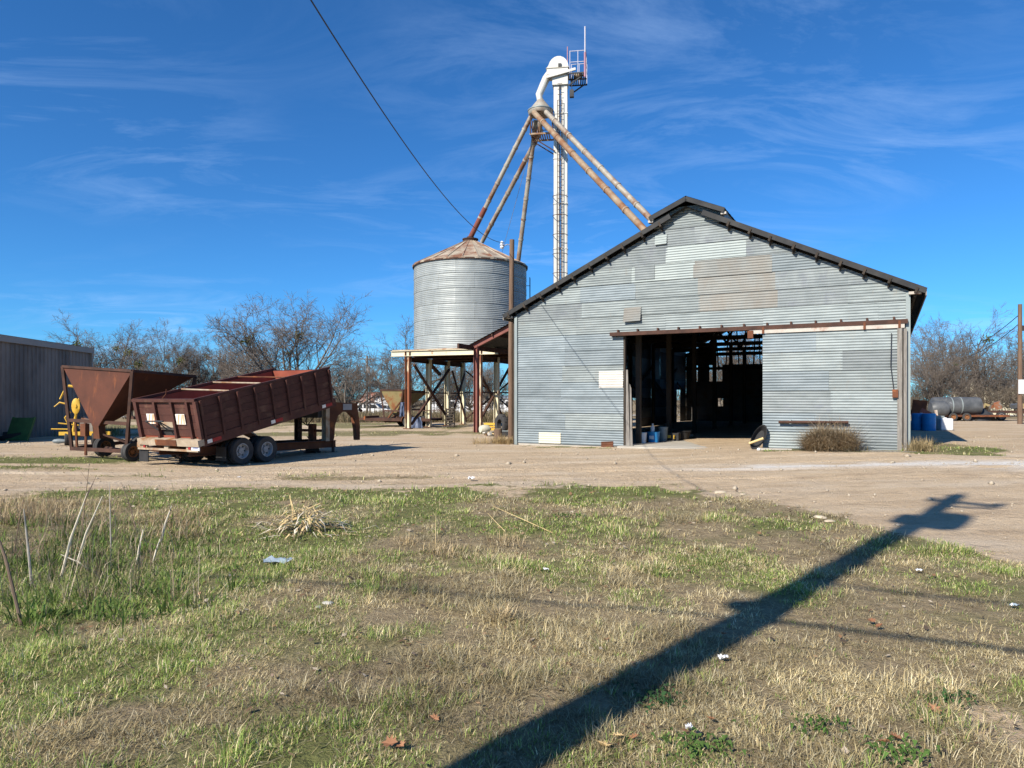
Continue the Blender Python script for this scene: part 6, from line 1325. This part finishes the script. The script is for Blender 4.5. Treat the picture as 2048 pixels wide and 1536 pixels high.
def leafy(label, px, py, r, n, tint, h=.07):
    p = pix(px, py); RR = np.random.default_rng(px); v = []; f = []
    for k in range(n):
        a = RR.uniform(0, 6.28); L = min(r * .42, .05) * RR.uniform(.5, 1.1); w = L * .45; el = RR.uniform(.1, .8); d = np.array([math.cos(a) * math.cos(el), math.sin(a) * math.cos(el), math.sin(el)]); s = np.array([-math.sin(a), math.cos(a), 0]); b = np.array([RR.normal(0, r * .7), RR.normal(0, r * .5), RR.uniform(.005, h * .7)]); i = len(v)
        v += [b, b + d * L * .5 + s * w * .5 + [0, 0, .01], b + d * L - [0, 0, .015], b + d * L * .5 - s * w * .5 + [0, 0, .01]]; f.append((i, i + 1, i + 2, i + 3))
    V_ = np.array(v); C_ = np.repeat(np.array(tint)[None] * RR.uniform(.7, 1.2, (n, 1)), 4, 0); o = link(bpy.data.objects.new('leafy_weed', raw_mesh('leafy_weed', V_, np.array(f), 'blade', C_, False))); o.location = p; return tag(o, label, 'weed', kind='stuff')
leafy('dark green rosette weed beside the pole shadow', 1322, 1404, .12, 70, (.05, .115, .04)); leafy('low bright clover patch near the bottom right', 1640, 1462, .10, 70, (.10, .19, .04)); leafy('small feathery green weed at the lower right', 1905, 1408, .09, 60, (.08, .16, .05))
leafy('bright green clover patch at the bottom right edge', 1800, 1520, .12, 90, (.12, .22, .05)); leafy('bright green clover patch at the bottom centre', 1390, 1500, .12, 90, (.12, .21, .05)); leafy('leafy weed in the middle green patch', 1130, 1035, .2, 90, (.08, .16, .03)); leafy('leafy green weeds at the edge of the dirt', 690, 1000, .25, 90, (.08, .16, .03))
# fallen oak leaves, litter, stones
def leaf(px, py, size, mat, label, group, rz):
    p = pix(px, py); m = MB(); out = [(0, -.5), (.10, -.32), (.30, -.30), (.18, -.12), (.42, -.02), (.20, .08), (.34, .28), (.12, .26), (0, .52), (-.12, .26), (-.34, .28), (-.20, .08), (-.42, -.02), (-.18, -.12), (-.30, -.30), (-.10, -.32)]
    m.v = [(x * size, y * size, .018 + size * (.35 * abs(x) + .18 * y * y)) for x, y in out] + [(0, 0, .012)]; n = len(out); m.f = [(k, (k + 1) % n, n) for k in range(n)]
    o = m.build('fallen_leaf', mat, None); o.location = p + Vector((0, 0, .02)); o.rotation_euler = (random.uniform(-.5, .5), random.uniform(-.5, .5), rz); return tag(o, label, 'leaf', group)
for k, (x, y, s_) in enumerate(((1445, 1278, .09), (1868, 1432, .11), (1790, 1490, .10), (1770, 1500, .09), (1745, 1252, .10), (1760, 1262, .09), (783, 1500, .12), (805, 1506, .09), (868, 1450, .08), (1215, 1290, .07), (1420, 1452, .07), (1270, 1490, .08))):
    leaf(x, y, s_ * .75, 'leaf_brown', 'curled brown oak leaf lying in the dry foreground grass', 'fallen oak leaves in the foreground', random.uniform(0, 6))
leaf(1205, 1506, .10, 'leaf_tan', 'large yellow-tan curled leaf at the bottom centre', None, .4); leaf(1235, 1488, .07, 'leaf_tan', 'smaller tan leaf touching the large yellow-tan one', None, 1.5)
def rock(name, label, px, py, s, mat, cat, flat=.26, group=None):
    p = pix(px, py); m = MB(); m.lathe([(math.sin(a), -math.cos(a)) for a in np.linspace(.02, math.pi - .02, 7)], 10); sd = random.random() * 50
    m.v = [(x * s * (1 + .35 * mnoise.noise(Vector((x, y, z + sd)))), y * s * .7 * (1 + .35 * mnoise.noise(Vector((x + sd, y, z)))), z * s * flat + s * flat * .35) for x, y, z in m.v]
    o = m.build(name, mat, None, True); o.location = p; o.rotation_euler = (0, 0, random.uniform(0, 3)); return tag(o, label, cat, group)
for lab, x, y, s_ in (('pale flat stone at the grass edge, leftmost of its row', 1440, 986, .16), ('pale flat stone beside the leftmost edge stone', 1486, 989, .10), ('tan flat stone half sunk beside the pole shadow', 1640, 1036, .15), ('tan stone just below the half sunk one', 1660, 1043, .12), ('small pale stone in the lawn right of the clump', 1385, 1046, .06), ('broken white stone in the left grass', 655, 1207, .07), ('small white stone beside the broken white one', 638, 1215, .05)): rock('stone', lab, x, y, s_ * .7, 'stone' if 'white' not in lab else 'white_sheet', 'stone')
def litter(label, px, py, w, mat, cat='litter', h=.035):
    p = pix(px, py); w = w * (1 if cat != 'litter' else .6); m = MB(); n = 7; sd = px
    for i in range(n):
        for k in range(n): u, v_ = k / (n - 1) - .5, i / (n - 1) - .5; m.v.append((u * w * (1 + .2 * mnoise.noise(Vector((u * 3, v_ * 3, sd)))), v_ * w * .7, .012 + h * (.5 + .9 * mnoise.noise(Vector((u * 5 + sd, v_ * 5, 0)))) * (1 - 1.6 * max(abs(u), abs(v_)) ** 2)))
    for i in range(n - 1):
        for k in range(n - 1): q = i * n + k; m.f.append((q, q + 1, q + n + 1, q + n))
    o = m.build('litter', mat, None, True); o.location = p + Vector((0, 0, .015)); return tag(o, label, cat)
litter('crumpled clear plastic bag lying on the left grass', 557, 1130, .27, 'bag_plastic', 'plastic bag', .07); litter('white paper scrap where the dirt meets the grass', 943, 962, .22, 'white_plastic', h=.1); litter('small white wrapper left of the pole shadow tee', 1092, 1146, .08, 'white_plastic'); litter('crumpled white wrapper right of the pole shadow in front', 1446, 1326, .10, 'white_plastic'); litter('white scrap in the grass right of the shadow', 1838, 1148, .09, 'white_plastic'); litter('torn white scrap beside the bottom centre leaves', 1378, 1468, .06, 'white_plastic'); litter('small white scrap on the trailer side dirt', 478, 955, .12, 'white_plastic'); litter('silver wrapper at the right edge of the grass', 2030, 1220, .09, 'bag_plastic')
litter('tiny orange scrap in the left grass', 399, 1196, .05, 'reflect_orange')
# loose gravel
n = 12000; x, y, R = scatter(n, 4.0, 27, 700); g, gr, w = zones(x, y); s_, t_ = barn_st(x, y); k = (R.random(n) < (1 - g) * (.35 + .9 * w)) & ~((t_ > -.1) & (s_ > -.2) & (s_ < 12.3)); x, y = x[k], y[k]; n = len(x); z = gzf(x, y); sz = np.exp(R.normal(-4.9, .6, n)) * (1 + y / 30)
oc = np.array([[1, 0, 0], [0, 1, 0], [-1, 0, 0], [0, -1, 0], [0, 0, .8], [0, 0, -.6]]); a = R.uniform(0, 6.28, n); v = oc[None] * sz[:, None, None] * R.uniform(.6, 1.3, (n, 6, 1)); vx = v[:, :, 0] * np.cos(a)[:, None] - v[:, :, 1] * np.sin(a)[:, None]; vy = v[:, :, 0] * np.sin(a)[:, None] + v[:, :, 1] * np.cos(a)[:, None]; v = np.stack([vx + x[:, None], vy + y[:, None], v[:, :, 2] + (z + sz * .25)[:, None]], -1).reshape(-1, 3)
ff = np.array([[0, 1, 4], [1, 2, 4], [2, 3, 4], [3, 0, 4], [1, 0, 5], [2, 1, 5], [3, 2, 5], [0, 3, 5]]); f = (np.arange(n)[:, None, None] * 6 + ff[None]).reshape(-1, 3)
o = link(bpy.data.objects.new('gravel', raw_mesh('gravel', v, f, 'pebble', None, False))); tag(o, 'loose pale gravel scattered over the dirt yard', 'gravel', kind='stuff')
